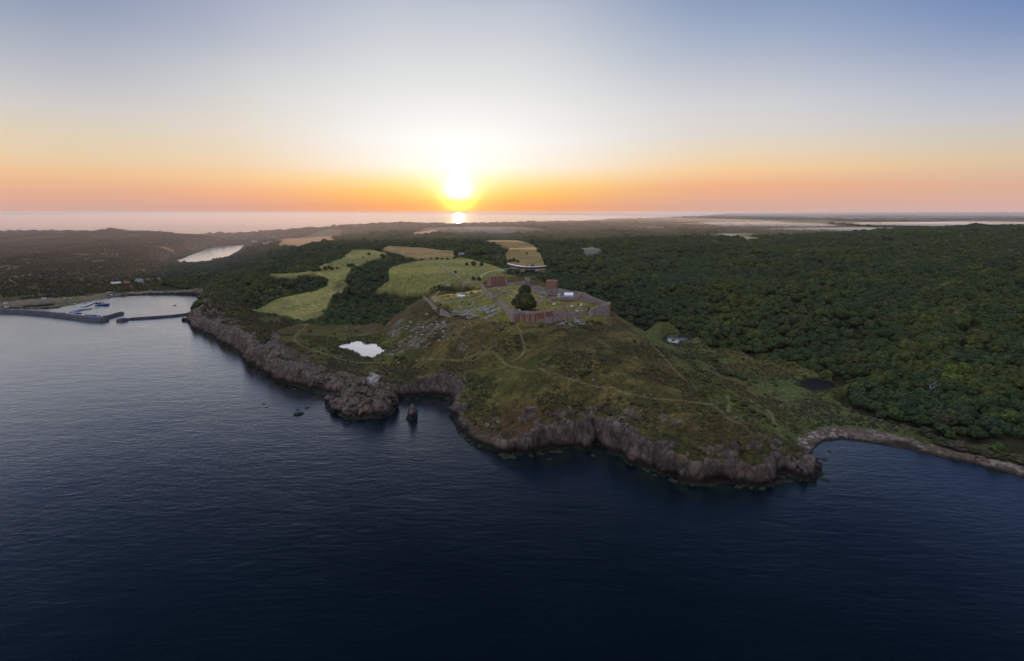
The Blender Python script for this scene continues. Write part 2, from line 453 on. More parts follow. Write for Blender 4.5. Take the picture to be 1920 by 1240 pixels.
def land(x, y, detail=True):
    """height of the bare ground plus the masks of what covers it"""
    x = np.asarray(x, float); y = np.asarray(y, float)
    s = surf0(x, y)
    d, w = seg_dist(x, y, COAST, True, CW)
    ins = inside(x, y, COAST)
    sd = np.where(ins, d, -d)
    near = y < 1600
    jag = (fbm2(x, y, 26, 4, 5) * 7 + np.abs(fbm2(x, y, 9, 3, 9)) * 4) * near
    cl = sstep(16, 10, w)
    sdj = sd + jag * cl * 0.8 * sstep(-14, 0, sd) + fbm2(x, y, 40, 3, 3) * 2 * (1 - cl) * near
    ops = {k: inside(x, y, p) for k, p in OPEN.items()}
    heath = inside(x, y, HEATH); scrub = inside(x, y, SCRUB)
    opn = np.zeros(x.shape, bool)
    for k in ops: opn |= ops[k]
    wet = np.zeros(x.shape, bool)
    for k, (zp, wp, pts) in PONDW.items(): wet |= inside(x, y, pts) | (seg_dist(x, y, pts) < (9 if k == 'lake' else 2))
    heath &= ~wet; scrub &= ~wet
    farwood = fbm2(x, y * 0.45, 700, 4, 31)
    farland = y > 3300
    forest = ins & ~wet & ~opn & ~heath & ~scrub & (sd > 14) & (~farland | (farwood > -0.06) | (x < 600))
    forest &= ~((x > 200) & (y < 560) & (sd < 26))
    # canopy thickness taken off the surveyed surface
    fsoft = forest.astype(float)
    s = s - np.where(y > 1150, 11.5, 9.0) * fsoft - 2.0 * (heath | scrub)
    if detail:
        s = s + fsoft * (x > 60) * (fbm2(x, y, 270, 3, 52) * 11 + fbm2(x, y, 110, 2, 57) * 4) * sstep(480, 700, y) * sstep(20, 160, sd) * sstep(4200, 2600, y)
        s = s + near * (ops['hill'] | ops['valley']) * (fbm2(x, y, 34, 4, 12) * 1.3 + fbm2(x, y, 9, 2, 14) * 0.35)
        s = s + near * fbm2(x, y, 90, 3, 21) * 2.0 * (1 - (ops['hill'] & (y > 600)) * 0.7)
        wedge = 1 - sstep(-.70, -.62, x / np.maximum(y, 1)) * sstep(-.40, -.46, x / np.maximum(y, 1)) * sstep(1250, 1600, y) * sstep(3700, 3000, y)
        s = s + heath * (np.maximum(fbm2(x, y, 270, 4, 44), -.3) * 30 - 2.0) * sstep(30, 260, sd) * wedge
        s = s + (y > 1500) * ~heath * fbm2(x, y, 420, 3, 61) * 9 * sstep(40, 300, sd) * wedge
        s = s - (1 - wedge) * (3.0 + 11 * sstep(1650, 1850, y) * sstep(2200, 2080, y)) * sstep(8, 20, s)
        for k, (zp, wp, pts) in PONDW.items():
            dd = seg_dist(x, y, pts); pi = inside(x, y, pts)
            s = np.where(pi, zp - 1.2 * sstep(0, 5, dd), np.where(dd < wp, zp + (s - zp) * sstep(0, 1, dd / wp) + .35, s))
    s = np.maximum(s, 0.8)
    # ramp out of the water: cliffs rise fast then lean back
    t = np.clip(sdj / w, 0, None)
    cap = np.where(t < 1, 1.2 + 19 * sstep(0, 1, t) * cl + (1 - cl) * 3.2 * t, 1.2 + 19 * cl + (1 - cl) * 3.2 * t + (t - 1) * w * 0.45 * cl)
    cap = np.where(w > 45, 1.2 + sdj * 0.16, cap)
    h = np.minimum(s, cap)
    h = np.where(sdj < 0, np.maximum(-6, 1.0 + sdj * 0.9), h)
    info = dict(sd=sd, sdj=sdj, cl=cl, w=w, forest=forest, heath=heath, scrub=scrub, ops=ops, farwood=farwood, capd=(s - cap), ins=ins)
    return h, info
def at(uv, steps=520):
    """points on the ground seen at survey columns and rows"""
    one = not hasattr(uv[0], '__len__'); px = np.array([uv] if one else uv, float)[:, :2]
    u, v = px[:, 0], px[:, 1]
    dx = (u - 960) / FPX; dy = -(v - 620) / FPX; dz = -SP + CP * dy; dyy = CP + SP * dy
    t = 300 * 1.0068 ** np.arange(steps)
    z = CAM_Z + dz[:, None] * t
    h, _ = land((dx[:, None] * t).ravel(), (dyy[:, None] * t).ravel()); h = h.reshape(z.shape)
    below = z <= h
    k = np.where(below.any(1), below.argmax(1), steps - 1); k = np.maximum(k, 1); r = np.arange(len(u))
    a = (z - h)[r, k - 1]; b = (z - h)[r, k]
    f = np.clip(a / np.maximum(a - b, 1e-6), 0, 1); tt = t[k - 1] + (t[k] - t[k - 1]) * f
    out = np.stack([dx * tt, dyy * tt, CAM_Z + dz * tt], 1)
    return tuple(out[0]) if one else out
def ground(x, y):
    h, _ = land(np.array([float(x)]), np.array([float(y)]))
    return float(h[0])

# ------------------------------------------------------------------ materials
def new_mat(name):
    m_ = bpy.data.materials.new(name); m_.use_nodes = True
    t = m_.node_tree; t.nodes.clear()
    N = NT(t)
    b = N.n('ShaderNodeBsdfPrincipled'); o = N.n('ShaderNodeOutputMaterial')
    N.l(b.outputs[0], o.inputs['Surface'])
    b.inputs['Specular IOR Level'].default_value = 0.25
    return m_, N, b
def bump(N, b, height, strength=0.5, dist=1.0):
    nd = N.n('ShaderNodeBump'); nd.inputs['Strength'].default_value = strength; nd.inputs['Distance'].default_value = dist
    N.l(height, nd.inputs['Height']); N.l(nd.outputs[0], b.inputs['Normal'])
def plain(name, col, rough=0.7, var=0.25, scale=1.5, metal=0.0):
    m_, N, b = new_mat(name)
    g = N.n('ShaderNodeTexCoord')
    nz = N.noise(g.outputs['Object'], scale, 5)
    f = N.math('MULTIPLY_ADD', nz, 2 * var, 1 - var)
    c = N.n('ShaderNodeVectorMath', operation='SCALE'); c.inputs[0].default_value = col; N.l(f, c.inputs['Scale'])
    N.l(c.outputs[0], b.inputs['Base Color']); b.inputs['Roughness'].default_value = rough; b.inputs['Metallic'].default_value = metal
    return m_

def stone_mat(name, c1, c2, c3, brick=None, sc=1.0):
    m_, N, b = new_mat(name)
    pos = N.n('ShaderNodeTexCoord').outputs['Object']
    n1 = N.noise(pos, 0.16 * sc, 5, .6)
    n2 = N.noise(pos, 1.1 * sc, 4, .7)
    v = N.voro(pos, 1.3 * sc, 'F1', 1)
    vd = N.voro(pos, 1.3 * sc, 'DISTANCE_TO_EDGE', 0)
    col = N.mix(N.ramp(n1, [(.38, (0, 0, 0)), (.62, (1, 1, 1))]), c1, c2)
    sv = N.n('ShaderNodeSeparateColor'); N.l(v, sv.inputs[0])
    col = N.mix(N.math('MULTIPLY', sv.outputs[0], 0.6), col, c3)
    if brick:
        n4 = N.noise(pos, 0.11 * sc, 4, .7)
        col = N.mix(N.ramp(n4, [(.60, (0, 0, 0)), (.66, (.8, .8, .8))]), col, brick)
    col = N.mix(N.ramp(vd, [(0, (1, 1, 1)), (.07, (0, 0, 0))]), col, (.05, .04, .035))
    n3 = N.ramp(n2, [(.3, (.55, .55, .55)), (.7, (1.25, 1.25, 1.25))])
    col = N.mix(1.0, col, n3, 'MULTIPLY')
    N.l(col, b.inputs['Base Color']); b.inputs['Roughness'].default_value = .9
    bump(N, b, N.math('ADD', N.math('MULTIPLY', vd, .6), n2), .7, .35)
    return m_

M_STONE = stone_mat('rubble_stone', (.44, .32, .255), (.54, .44, .375), (.31, .22, .175), brick=(.40, .17, .11))
M_STONE2 = stone_mat('grey_stone', (.38, .30, .26), (.50, .43, .385), (.27, .20, .17))
M_BRICK = stone_mat('old_red_brick', (.46, .14, .07), (.38, .13, .075), (.28, .10, .06), sc=1.5)
M_BRICK2 = stone_mat('weathered_brick', (.44, .19, .115), (.42, .265, .20), (.31, .14, .095), sc=1.2)
M_COPE = stone_mat('wall_top_turf', (.24, .19, .11), (.17, .15, .07), (.33, .29, .24))
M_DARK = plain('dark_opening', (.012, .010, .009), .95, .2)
M_PEBBLE = stone_mat('breakwater_boulders', (.085, .080, .088), (.13, .12, .125), (.05, .046, .05), sc=.45)
M_BOULDER = stone_mat('pale_granite', (.34, .31, .31), (.46, .43, .42), (.24, .21, .20), sc=.7)
M_WHITE = plain('white_paint', (.78, .79, .82), .5, .08)
M_TENT = plain('white_sheeting', (.80, .84, .90), .6, .06)
M_BLUE = plain('blue_paint', (.03, .09, .35), .4, .15)
M_TARP = plain('blue_tarpaulin', (.04, .06, .42), .5, .15)
M_YELLOW = plain('yellow_paint', (.62, .36, .03), .5, .15)
M_REDROOF = plain('red_roof_tiles', (.32, .085, .05), .8, .3)
M_GREYROOF = plain('grey_roof', (.20, .20, .22), .7, .2)
M_PALE = plain('pale_render', (.62, .57, .52), .8, .1)
M_REDWALL = plain('red_boards', (.30, .07, .05), .8, .2)
M_METAL = plain('grey_metal', (.35, .36, .38), .4, .1, metal=.6)
M_WOOD = plain('weathered_wood', (.20, .16, .12), .8, .25)
M_CONC = plain('pale_concrete', (.52, .49, .46), .8, .12, .4)
M_GLASS = plain('dark_glass', (.02, .025, .03), .15, .1)
M_BARK = plain('bark', (.09, .07, .055), .9, .3)
M_DEAD = plain('bleached_wood', (.42, .38, .34), .9, .15)
M_WOOL = plain('white_wool', (.6, .57, .52), .9, .1)
M_RUST = plain('orange_canvas', (.45, .17, .06), .8, .2)

# foliage: tone varies from tree to tree and within the crown
def foliage_mat(name, stops, nscale=.9, contrast=.65):
    m_, N, b = new_mat(name)
    oi = N.n('ShaderNodeObjectInfo')
    pos = N.n('ShaderNodeTexCoord').outputs['Object']
    base = N.ramp(oi.outputs['Random'], [(p, tuple(q * 1.25 for q in c)) for p, c in stops])
    geo = N.n('ShaderNodeNewGeometry')
    big = N.noise(geo.outputs['Position'], 0.008, 3, .6)
    base = N.mix(N.ramp(big, [(.40, (0, 0, 0)), (.60, (1, 1, 1))]), N.mix(1.0, base, (.78, .86, .95), 'MULTIPLY'), N.mix(1.0, base, (1.22, 1.12, .78), 'MULTIPLY'))
    n1 = N.noise(pos, 3.6 * nscale, 3, .7)
    col = N.mix(1.0, base, N.ramp(n1, [(.28, (1 - contrast,) * 3), (.72, (1 + contrast, 1 + contrast, 1 + contrast * .7))]), 'MULTIPLY')
    N.l(col, b.inputs['Base Color']); b.inputs['Roughness'].default_value = .75
    b.inputs['Specular IOR Level'].default_value = .15
    return m_
M_LEAF = foliage_mat('broadleaf_foliage', [(0, (.028, .046, .016)), (.3, (.040, .058, .018)), (.55, (.034, .050, .024)), (.72, (.056, .062, .018)), (.86, (.052, .070, .020)), (.94, (.050, .046, .022)), (1, (.070, .092, .022))])
M_DARKLEAF = foliage_mat('dark_foliage', [(0, (.018, .030, .014)), (1, (.030, .040, .018))])
M_SCRUB = foliage_mat('scrub_foliage', [(0, (.040, .045, .020)), (.5, (.058, .054, .025)), (.8, (.070, .048, .030)), (1, (.075, .078, .028))])
M_OAK = foliage_mat('courtyard_foliage', [(0, (.036, .044, .014)), (1, (.040, .050, .015))])
M_BRIGHT = foliage_mat('yellow_green_foliage', [(0, (.060, .088, .018)), (1, (.085, .105, .020))])

GAIN = (1.50, 1.36, 1.10)
# ------------------------------------------------------------------ the land sheet
def spans(parts):
    out = [parts[0][0]]
    for (a, b, s) in parts:
        n = max(1, int(round((b - a) / s)))
        out += list(np.linspace(a, b, n + 1)[1:])
    return out
gx = spans([(-700, -360, 2.6), (-360, 400, 1.55), (400, 640, 2.6)])
gl = []; st = 3.0; xx = 640.0
while xx < 60000: st = min(st * 1.045, 6 + xx * .02); xx += st; gl.append(xx)
gr = []; st = 3.0; xx = -700.0
while xx > -9000: st = min(st * 1.045, 6 - xx * .02); xx -= st; gr.append(xx)
gx = np.array(sorted(gr) + gx + gl)
gy = spans([(300, 330, 3), (330, 720, 1.55), (720, 1000, 2.6), (1000, 1500, 4.6)])
st = 4.6; yy = 1500.0
while yy < 55000: st = min(st * 1.04, 5 + yy * .012); yy += st; gy.append(yy)
gy = np.array(gy)
X, Y = np.meshgrid(gx, gy)
# drop what the view can never reach
keepv = np.abs(X) < Y * 1.05 + 260
H = np.full(X.shape, -6.0)
xs, ys = X[keepv], Y[keepv]
hh, inf = land(xs, ys)
H[keepv] = hh
def full(a, fill=0.0):
    o = np.full(X.shape, fill, dtype=float); o[keepv] = a; return o
sd = full(inf['sd'], -99); sdj = full(inf['sdj'], -99)
forest = full(inf['forest']); heath = full(inf['heath']); scrub = full(inf['scrub'])
ops = {k: full(v) for k, v in inf['ops'].items()}
farwood = full(inf['farwood'])
Wd = full(inf['w'], 60)
# surface normals and steepness
dHx = np.gradient(H, gx, axis=1); dHy = np.gradient(H, gy, axis=0)
slope = np.hypot(dHx, dHy)
cliff = (sstep(.75, 1.35, slope) * (sd < 60) * (Y < 1700) + (sstep(6.0, 2.5, sdj + H * .35) * (Y < 1700) * sstep(18, 11, Wd)))
rw = np.where(X < -130, 40.0, np.where(X < 0, 12.0, np.where(X < 90, 17.0, 24.0))) + fbm2(X, Y, 26, 4, 181) * 22
cliff = np.maximum(cliff, sstep(rw + 4, rw - 4, sd) * (Wd < 13) * (Y < 1150) * .9)
cliff = np.clip(cliff, 0, 1) * (sd > -12)
nz = 1 / np.sqrt(1 + slope ** 2); nx_, ny_ = -dHx * nz, -dHy * nz
# outcrops among the grass
rk = fbm2(X, Y, 24, 4, 71)
hillm = ops['hill']
UU, VV, _ = proj(X, Y, H)
def blob(u, v, ru, rv): return np.exp(-(((UU - u) / ru) ** 2 + ((VV - v) / rv) ** 2))
outc = blob(770, 620, 60, 40) * .9 + blob(890, 583, 55, 11) + blob(850, 650, 50, 30) * .35 + blob(1060, 603, 50, 9) * .8 + blob(1000, 562, 40, 14) * .4 + blob(1150, 790, 200, 25) * .5 + blob(470, 640, 60, 30) * .5 + blob(1220, 640, 25, 25) * .5 + blob(1400, 850, 120, 20) * .8
outc = np.clip(outc, 0, 1)
outcrop = sstep(-.02, .30, fbm2(X, Y, 17, 4, 71) + outc * .5 - .32) * (outc > .10) * np.clip(hillm + scrub, 0, 1)
outcrop *= sstep(-.10, .25, fbm2(X, Y, 5, 3, 77))
rough = np.clip(cliff + outcrop * .55, 0, 1)
nearm = Y < 1500
D1 = np.zeros_like(H); D2 = np.zeros_like(H)
msk = (rough > .02) & nearm
D1[msk] = ridge3(X[msk], Y[msk], H[msk] * .45, 10, 3, 91) * 1.3 + ridge3(X[msk], Y[msk], H[msk] * .6, 28, 2, 97) * 4.2 + crag(X[msk], Y[msk], H[msk], 1.0, 200)
amp = cliff * D1 * sstep(.0, 3.0, H + 1) + outcrop * (np.abs(D1) * .45)
Xd = X + nx_ * amp; Yd = Y + ny_ * amp; Zd = H + nz * amp * .8

def mixc(c, m_, col):
    return c * (1 - m_[..., None]) + np.array(col)[None, None] * m_[..., None]
cov = np.zeros(X.shape + (3,)); cov[:] = (.045, .050, .022)
cov = mixc(cov, forest, (.020, .024, .011))
t1 = sstep(-.3, .3, fbm2(X, Y, 38, 5, 101)); t2 = sstep(-.05, .3, fbm2(X, Y, 15, 4, 103)); t3 = sstep(.0, .45, fbm2(X, Y, 70, 4, 107))
hc = np.zeros(X.shape + (3,)); hc[:] = (.058, .048, .021)
hc = mixc(hc, t1, (.048, .049, .016)); hc = mixc(hc, t2 * .75, (.095, .080, .034)); hc = mixc(hc, t3 * .7, (.060, .036, .022)); hc = mixc(hc, sstep(.1, .4, fbm2(X, Y, 22, 4, 109)) * .7, (.026, .030, .012))
lush = np.clip(blob(640, 640, 90, 22) + blob(720, 670, 70, 22) + blob(950, 700, 80, 40) * .7 + blob(1480, 740, 120, 30) + blob(1300, 660, 80, 30), 0, 1)
hc = mixc(hc, lush * .65, (.060, .078, .020))
lowg = sstep(30, 12, H) * sstep(0, 200, X) * (Y < 600)
hc = mixc(hc, lowg * .75, (.026, .034, .013))
cov = np.where((hillm > 0)[..., None], hc, cov)
vc = mixc(np.broadcast_to(np.array((.058, .076, .024)), cov.shape).copy(), t1, (.074, .072, .030))
vc = mixc(vc, sstep(8, 4, H) * .5, (.066, .088, .042))
cov = np.where((ops['valley'] > 0)[..., None], vc, cov)
# castle plateau lawn, its low-sun brightness painted into the grass colour
plat = (hillm > 0) * sstep(57, 62, H) * (Y > 600)
pc = mixc(np.broadcast_to(np.array((.118, .124, .030)), cov.shape).copy(), t1 * .8, (.150, .128, .050)); pc = mixc(pc, t2 * .6, (.080, .088, .026))
cov = cov * (1 - plat[..., None]) + pc * plat[..., None]
fc = {'west_field': ((.190, .185, .075), (.128, .134, .054)), 'east_field': ((.180, .178, .062), (.122, .130, .048)), 'tan_field': ((.235, .170, .090), (.175, .140, .075)),
      'dry_field': ((.205, .150, .080), (.155, .125, .060)), 'pink_field': ((.300, .185, .120), (.26, .17, .11)), 'car_park': ((.13, .13, .14), (.11, .11, .12)),
      'mast_field': ((.30, .20, .12), (.26, .18, .10)), 'pale_field': ((.24, .21, .13), (.20, .19, .12)), 'quay': ((.135, .115, .090), (.075, .078, .050)), 'track_clearing': ((.1, .1, .05), (.1, .1, .05))}
ft = sstep(-.22, .25, fbm2(X, Y, 75, 5, 131))
for k, (c1, c2) in fc.items():
    mm = ops[k]
    cc = mixc(np.broadcast_to(np.array(c1), cov.shape).copy(), ft, c2)
    stripes = 1 + .05 * np.sin((X * .8 + Y * .6) * .35)
    cc = cc * stripes[..., None]
    cov = np.where((mm > 0)[..., None], cc, cov)
hth = mixc(np.broadcast_to(np.array((.062, .052, .030)), cov.shape).copy(), t1, (.046, .050, .024)); hth = mixc(hth, sstep(.25, .5, fbm2(X, Y, 60, 4, 141)), (.20, .135, .10))
cov = np.where((heath > 0)[..., None], hth, cov)
sc_ = mixc(np.broadcast_to(np.array((.046, .046, .020)), cov.shape).copy(), t1, (.036, .046, .016))
cov = np.where((scrub > 0)[..., None], sc_, cov)
# distant farmland: long parcels of stubble, grass and bare earth
par = _h(np.floor(X / 420 + fbm2(X, Y, 900, 2, 3) * .8), np.floor(Y / 620 + fbm2(X, Y, 800, 2, 4) * .6), np.zeros_like(X), 9)
pal = np.array([(.15, .11, .07), (.06, .08, .035), (.24, .18, .12), (.07, .08, .04), (.11, .085, .055)])
pcx = pal[np.clip((par * 5).astype(int), 0, 4)]
farf = (Y > 3300) & (forest == 0) & (sd > 0)
cov = np.where(farf[..., None], pcx, cov)
# shingle
bm = (sd < 20) & (Wd > 15) & (H < 3.6) & (Y < 1200) & (sd > -20) & (X > 150)
shing = mixc(np.broadcast_to(np.array((.088, .070, .070)), cov.shape).copy(), sstep(.12, .5, fbm2(X, Y, 3.4, 3, 151)) * sstep(-.1, .25, fbm2(X, Y, 40, 2, 153)) * .8, (.24, .22, .23))
shing = mixc(shing, sstep(.28, .42, _h(np.floor(X / 2.2), np.floor(Y / 2.2), np.zeros_like(X), 5) - .45) * sstep(-.25, .2, fbm2(X, Y, 50, 2, 155)) * .7, (.30, .28, .29))
shing = mixc(shing, sstep(1.9, .9, H), (.026, .020, .020))
cov = np.where(bm[..., None], shing, cov)
cove = (sd < 14) & (H < 3.0) & (X < -50) & (X > -240) & (Y < 640)
cov = np.where((cove & (cliff < .5))[..., None], shing * .8, cov)
leftb = (Y > 1150) & (sd < 14) & (Y < 1800)
cov = np.where(leftb[..., None], np.array((.12, .105, .10)), cov)
cov *= (1 + .38 * fbm2(X, Y, 4.5, 3, 161) * (Y < 1400))[..., None]
bankc = (X > 320) & (Y < 620) & (sd > 14) & (sd < 70) & (forest == 0)
cov = np.where(bankc[..., None], mixc(np.broadcast_to(np.array((.060, .078, .024)), cov.shape).copy(), t1, (.040, .052, .018)), cov)
# trodden paths and lanes
PATHS = {
 'path_upper': (1.0, (.20, .17, .13), [(968,608),(975,622),(983,636),(982,645),(975,655),(962,661),(949,667)]),
 'path_coast': (1.1, (.20, .17, .12), [(900,663),(912,657),(938,657),(946,665),(955,675),(965,684),(990,692),(1030,700),(1080,708),(1110,714),(1150,723),(1175,735),(1200,744),(1250,749),(1290,753),(1320,757),(1345,757),(1365,754),(1370,746),(1362,738)]),
 'path_ridge': (1.2, (.19, .16, .11), [(1335,757),(1320,745),(1290,716),(1262,690),(1240,665),(1215,640),(1190,615)]),
 'path_ridge_low': (1.0, (.17, .15, .11), [(1335,757),(1370,785),(1410,815),(1440,835)]),
 'path_side': (1.0, (.20, .18, .14), [(1400,745),(1440,770),(1462,797),(1478,812)]),
 'path_west': (1.0, (.20, .17, .12), [(790,672),(815,674),(850,672),(880,668),(900,663)]),
 'path_meadow': (1.1, (.20, .18, .12), [(590,585),(570,615),(556,625),(552,637),(562,647),(570,652),(600,660),(640,675),(670,679),(705,681),(730,680)]),
 'path_bailey': (1.5, (.26, .23, .22), [(824,548),(815,553),(811,559),(816,565),(838,568),(855,566),(870,562),(890,560.5),(900,556),(908,547)]),
 'path_court': (1.4, (.24, .21, .19), [(915,540),(930,540),(940,545),(955,553),(968,560),(975,566)]),
 'path_court_east': (1.4, (.24, .22, .20), [(1000,548),(985,540),(960,537),(935,540),(918,541)]),
 'lane': (1.7, (.22, .18, .17), [(853,484),(840,492),(830,498),(842,507),(853,514),(862,522),(868,527),(880,531),(901,532)]),
 'lane_left': (1.7, (.26, .22, .19), [(716,473),(735,479),(752,486),(770,492),(800,496),(830,498)]),
 'track': (1.5, (.28, .23, .18), [(735,479),(770,483),(800,485),(850,484),(862,483)]),
 'bridge_path': (1.9, (.40, .37, .34), [(902,522),(904,517),(913,511.5),(925,508),(936,506),(955,504)]),
 'mound_path': (.9, (.22, .18, .15), [(901,590),(905,597),(920,603),(940,606)]),
 'harbour_road': (3.0, (.20, .18, .17), [(40,575),(110,566),(160,560),(185,553),(210,546),(235,541),(262,536),(285,526)]),
 'harbour_quay_road': (2.2, (.22, .20, .19), [(155,575),(175,565),(200,556),(230,556),(260,555),(300,553),(340,553)]),
 'field_track': (.9, (.05, .05, .025), [(565,597),(580,588),(598,577),(612,565)]),
}
PATHW = {}
for k, (wd, col, pts) in PATHS.items():
    wp = hit(pts); PATHW[k] = wp
    xm, xM, ym, yM = wp[:, 0].min() - 8, wp[:, 0].max() + 8, wp[:, 1].min() - 8, wp[:, 1].max() + 8
    sel = (X > xm) & (X < xM) & (Y > ym) & (Y < yM)
    if sel.any():
        dd = seg_dist(X[sel] + fbm2(X[sel], Y[sel], 12, 2, 7) * 1.2, Y[sel] + fbm2(X[sel], Y[sel], 12, 2, 8) * 1.2, wp, False)
        f = sstep(wd * .62 + .75, wd * .3, dd)[:, None] * (.5 if wd < 1.3 else .75)
        cov[sel] = cov[sel] * (1 - f) + np.array(col) * f
fq = (Zd.reshape(-1))
ny, nx = X.shape
idx = np.arange(ny * nx).reshape(ny, nx)
quads = np.stack([idx[:-1, :-1], idx[:-1, 1:], idx[1:, 1:], idx[1:, :-1]], -1).reshape(-1, 4)
kq = (keepv.reshape(-1)[quads].all(1)) & ((fq[quads] > -2.6).any(1))
quads = quads[kq]
used = np.unique(quads); remap = np.full(ny * nx, -1); remap[used] = np.arange(len(used))
quads = remap[quads]
vco = np.stack([Xd.reshape(-1)[used], Yd.reshape(-1)[used], fq[used]], 1)
me = bpy.data.meshes.new('land')
me.vertices.add(len(vco)); me.vertices.foreach_set('co', vco.reshape(-1).astype(np.float32))
me.loops.add(len(quads) * 4); me.loops.foreach_set('vertex_index', quads.reshape(-1).astype(np.int32))
me.polygons.add(len(quads)); me.polygons.foreach_set('loop_start', (np.arange(len(quads)) * 4).astype(np.int32))
me.update(calc_edges=True); me.shade_smooth()
att = me.color_attributes.new('cover', 'FLOAT_COLOR', 'POINT')
cv = np.ones((len(used), 4), np.float32); cv[:, :3] = np.clip(cov.reshape(-1, 3)[used] * np.array(GAIN), 0, .8)
att.data.foreach_set('color', cv.reshape(-1))
att = me.attributes.new('rock', 'FLOAT', 'POINT'); att.data.foreach_set('value', np.clip(cliff, 0, 1).reshape(-1)[used].astype(np.float32))
att = me.attributes.new('outcrop', 'FLOAT', 'POINT'); att.data.foreach_set('value', outcrop.reshape(-1)[used].astype(np.float32))

def rock_nodes(N, pos):
    n1 = N.noise(pos, .12, 5, .65); n2 = N.noise(pos, .9, 5, .7); n3 = N.noise(pos, .035, 3, .5)
    wob = N.vmath('ADD', pos, N.vmath('MULTIPLY', N.noise(pos, .22, 4, .7, 1), (5.0, 5.0, 5.0)))
    st = N.n('ShaderNodeMapping'); N.l(wob, st.inputs['Vector']); st.inputs['Scale'].default_value = (1, 1, .35); st.inputs['Rotation'].default_value = (.35, .2, .3)
    vd = N.voro(st.outputs[0], .16, 'DISTANCE_TO_EDGE', 0)
    vd2 = N.voro(st.outputs[0], .75, 'DISTANCE_TO_EDGE', 0)
    col = N.mix(N.ramp(n1, [(.38, (0, 0, 0)), (.62, (1, 1, 1))]), (.180, .122, .080), (.255, .192, .142))
    col = N.mix(N.ramp(n3, [(.45, (0, 0, 0)), (.6, (1, 1, 1))]), col, N.mix(1.0, col, (.8, .85, .95), 'MULTIPLY'))
    nl = N.noise(pos, .055, 5, .75, 1)
    lich = N.n('ShaderNodeSeparateColor'); N.l(nl, lich.inputs[0])
    col = N.mix(N.math('MULTIPLY', N.ramp(lich.outputs[0], [(.60, (0, 0, 0)), (.64, (1, 1, 1))]), .7), col, (.36, .20, .05))
    nm = N.noise(pos, .085, 5, .75)
    col = N.mix(N.ramp(nm, [(.60, (0, 0, 0)), (.66, (.85, .85, .85))]), col, (.045, .060, .018))
    col = N.mix(1.0, col, N.ramp(n2, [(.3, (.62, .62, .62)), (.7, (1.3, 1.3, 1.3))]), 'MULTIPLY')
    col = N.mix(N.ramp(vd, [(0, (.7, .7, .7)), (.16, (0, 0, 0))]), col, (.05, .038, .032))
    col = N.mix(N.ramp(vd2, [(0, (.15, .15, .15)), (.10, (0, 0, 0))]), col, (.06, .048, .04))
    sp = N.n('ShaderNodeSeparateXYZ'); N.l(pos, sp.inputs[0])
    hz = N.math('ADD', sp.outputs['Z'], N.math('MULTIPLY_ADD', n1, -5.0, 2.5))
    wet = N.ramp(N.math('DIVIDE', hz, 10.0), [(.30, (1, 1, 1)), (.68, (0, 0, 0))])
    col = N.mix(wet, col, (.020, .016, .014))
    alg = N.ramp(N.math('DIVIDE', N.math('ADD', sp.outputs['Z'], N.math('MULTIPLY', n2, .8)), 4.0), [(.22, (1, 1, 1)), (.30, (0, 0, 0))])
    col = N.mix(N.math('MULTIPLY', alg, .35), col, (.055, .065, .012))
    h = N.math('ADD', N.math('MULTIPLY', N.math('MINIMUM', vd, .25), 3.0), N.math('ADD', N.math('MULTIPLY', n1, 2.0), N.math('MULTIPLY', n2, .8)))
    return col, h

M_LAND, N, b = new_mat('land')
geo = N.n('ShaderNodeNewGeometry'); pos = geo.outputs['Position']
cva = N.n('ShaderNodeVertexColor', layer_name='cover')
ra = N.n('ShaderNodeAttribute', attribute_name='rock'); oa = N.n('ShaderNodeAttribute', attribute_name='outcrop')
na = N.noise(pos, .35, 5, .75); nb = N.noise(pos, .07, 4, .6); nc = N.noise(pos, 1.4, 3, .7)
g = N.mix(1.0, cva.outputs[0], N.ramp(na, [(.32, (.35, .38, .42)), (.68, (1.7, 1.62, 1.4))]), 'MULTIPLY')
g = N.mix(1.0, g, N.ramp(nb, [(.3, (.80, .84, .86)), (.7, (1.2, 1.15, 1.05))]), 'MULTIPLY')
rc, rh = rock_nodes(N, pos)
palec = N.mix(1.0, N.mix(N.ramp(nc, [(.4, (0, 0, 0)), (.6, (1, 1, 1))]), (.17, .145, .135), (.30, .275, .275)), (1, 1, 1), 'MULTIPLY')
of = N.math('MULTIPLY', oa.outputs['Fac'], N.ramp(N.noise(pos, .5, 4, .7), [(.44, (0, 0, 0)), (.56, (1, 1, 1))]))
g = N.mix(of, g, palec)
rf = N.math('ADD', ra.outputs['Fac'], N.math('MULTIPLY_ADD', N.noise(pos, .085, 5, .7), 2.6, -1.3))
nrm = N.n('ShaderNodeSeparateXYZ'); N.l(geo.outputs['Normal'], nrm.inputs[0]); pz = N.n('ShaderNodeSeparateXYZ'); N.l(pos, pz.inputs[0])
flat = N.math('MULTIPLY', N.ramp(nrm.outputs['Z'], [(.70, (0, 0, 0)), (.90, (1, 1, 1))]), N.ramp(N.math('DIVIDE', pz.outputs['Z'], 20.0), [(.30, (0, 0, 0)), (.60, (1, 1, 1))]))
flat = N.math('MULTIPLY', flat, N.ramp(N.math('MULTIPLY_ADD', pz.outputs['X'], 1 / 200.0, 1.0), [(.25, (.25, .25, .25)), (.50, (1, 1, 1))]))
rf = N.math('SUBTRACT', rf, N.math('MULTIPLY', flat, .75))
rf = N.ramp(rf, [(.40, (0, 0, 0)), (.54, (1, 1, 1))])
col = N.mix(rf, g, rc)
N.l(col, b.inputs['Base Color']); b.inputs['Roughness'].default_value = .92; b.inputs['Specular IOR Level'].default_value = .12
hb = N.math('ADD', N.math('MULTIPLY', rh, rf), N.math('ADD', N.math('MULTIPLY', na, 1.3), N.math('MULTIPLY', nc, .35)))
bump(N, b, hb, .9, 1.3)
me.materials.append(M_LAND)
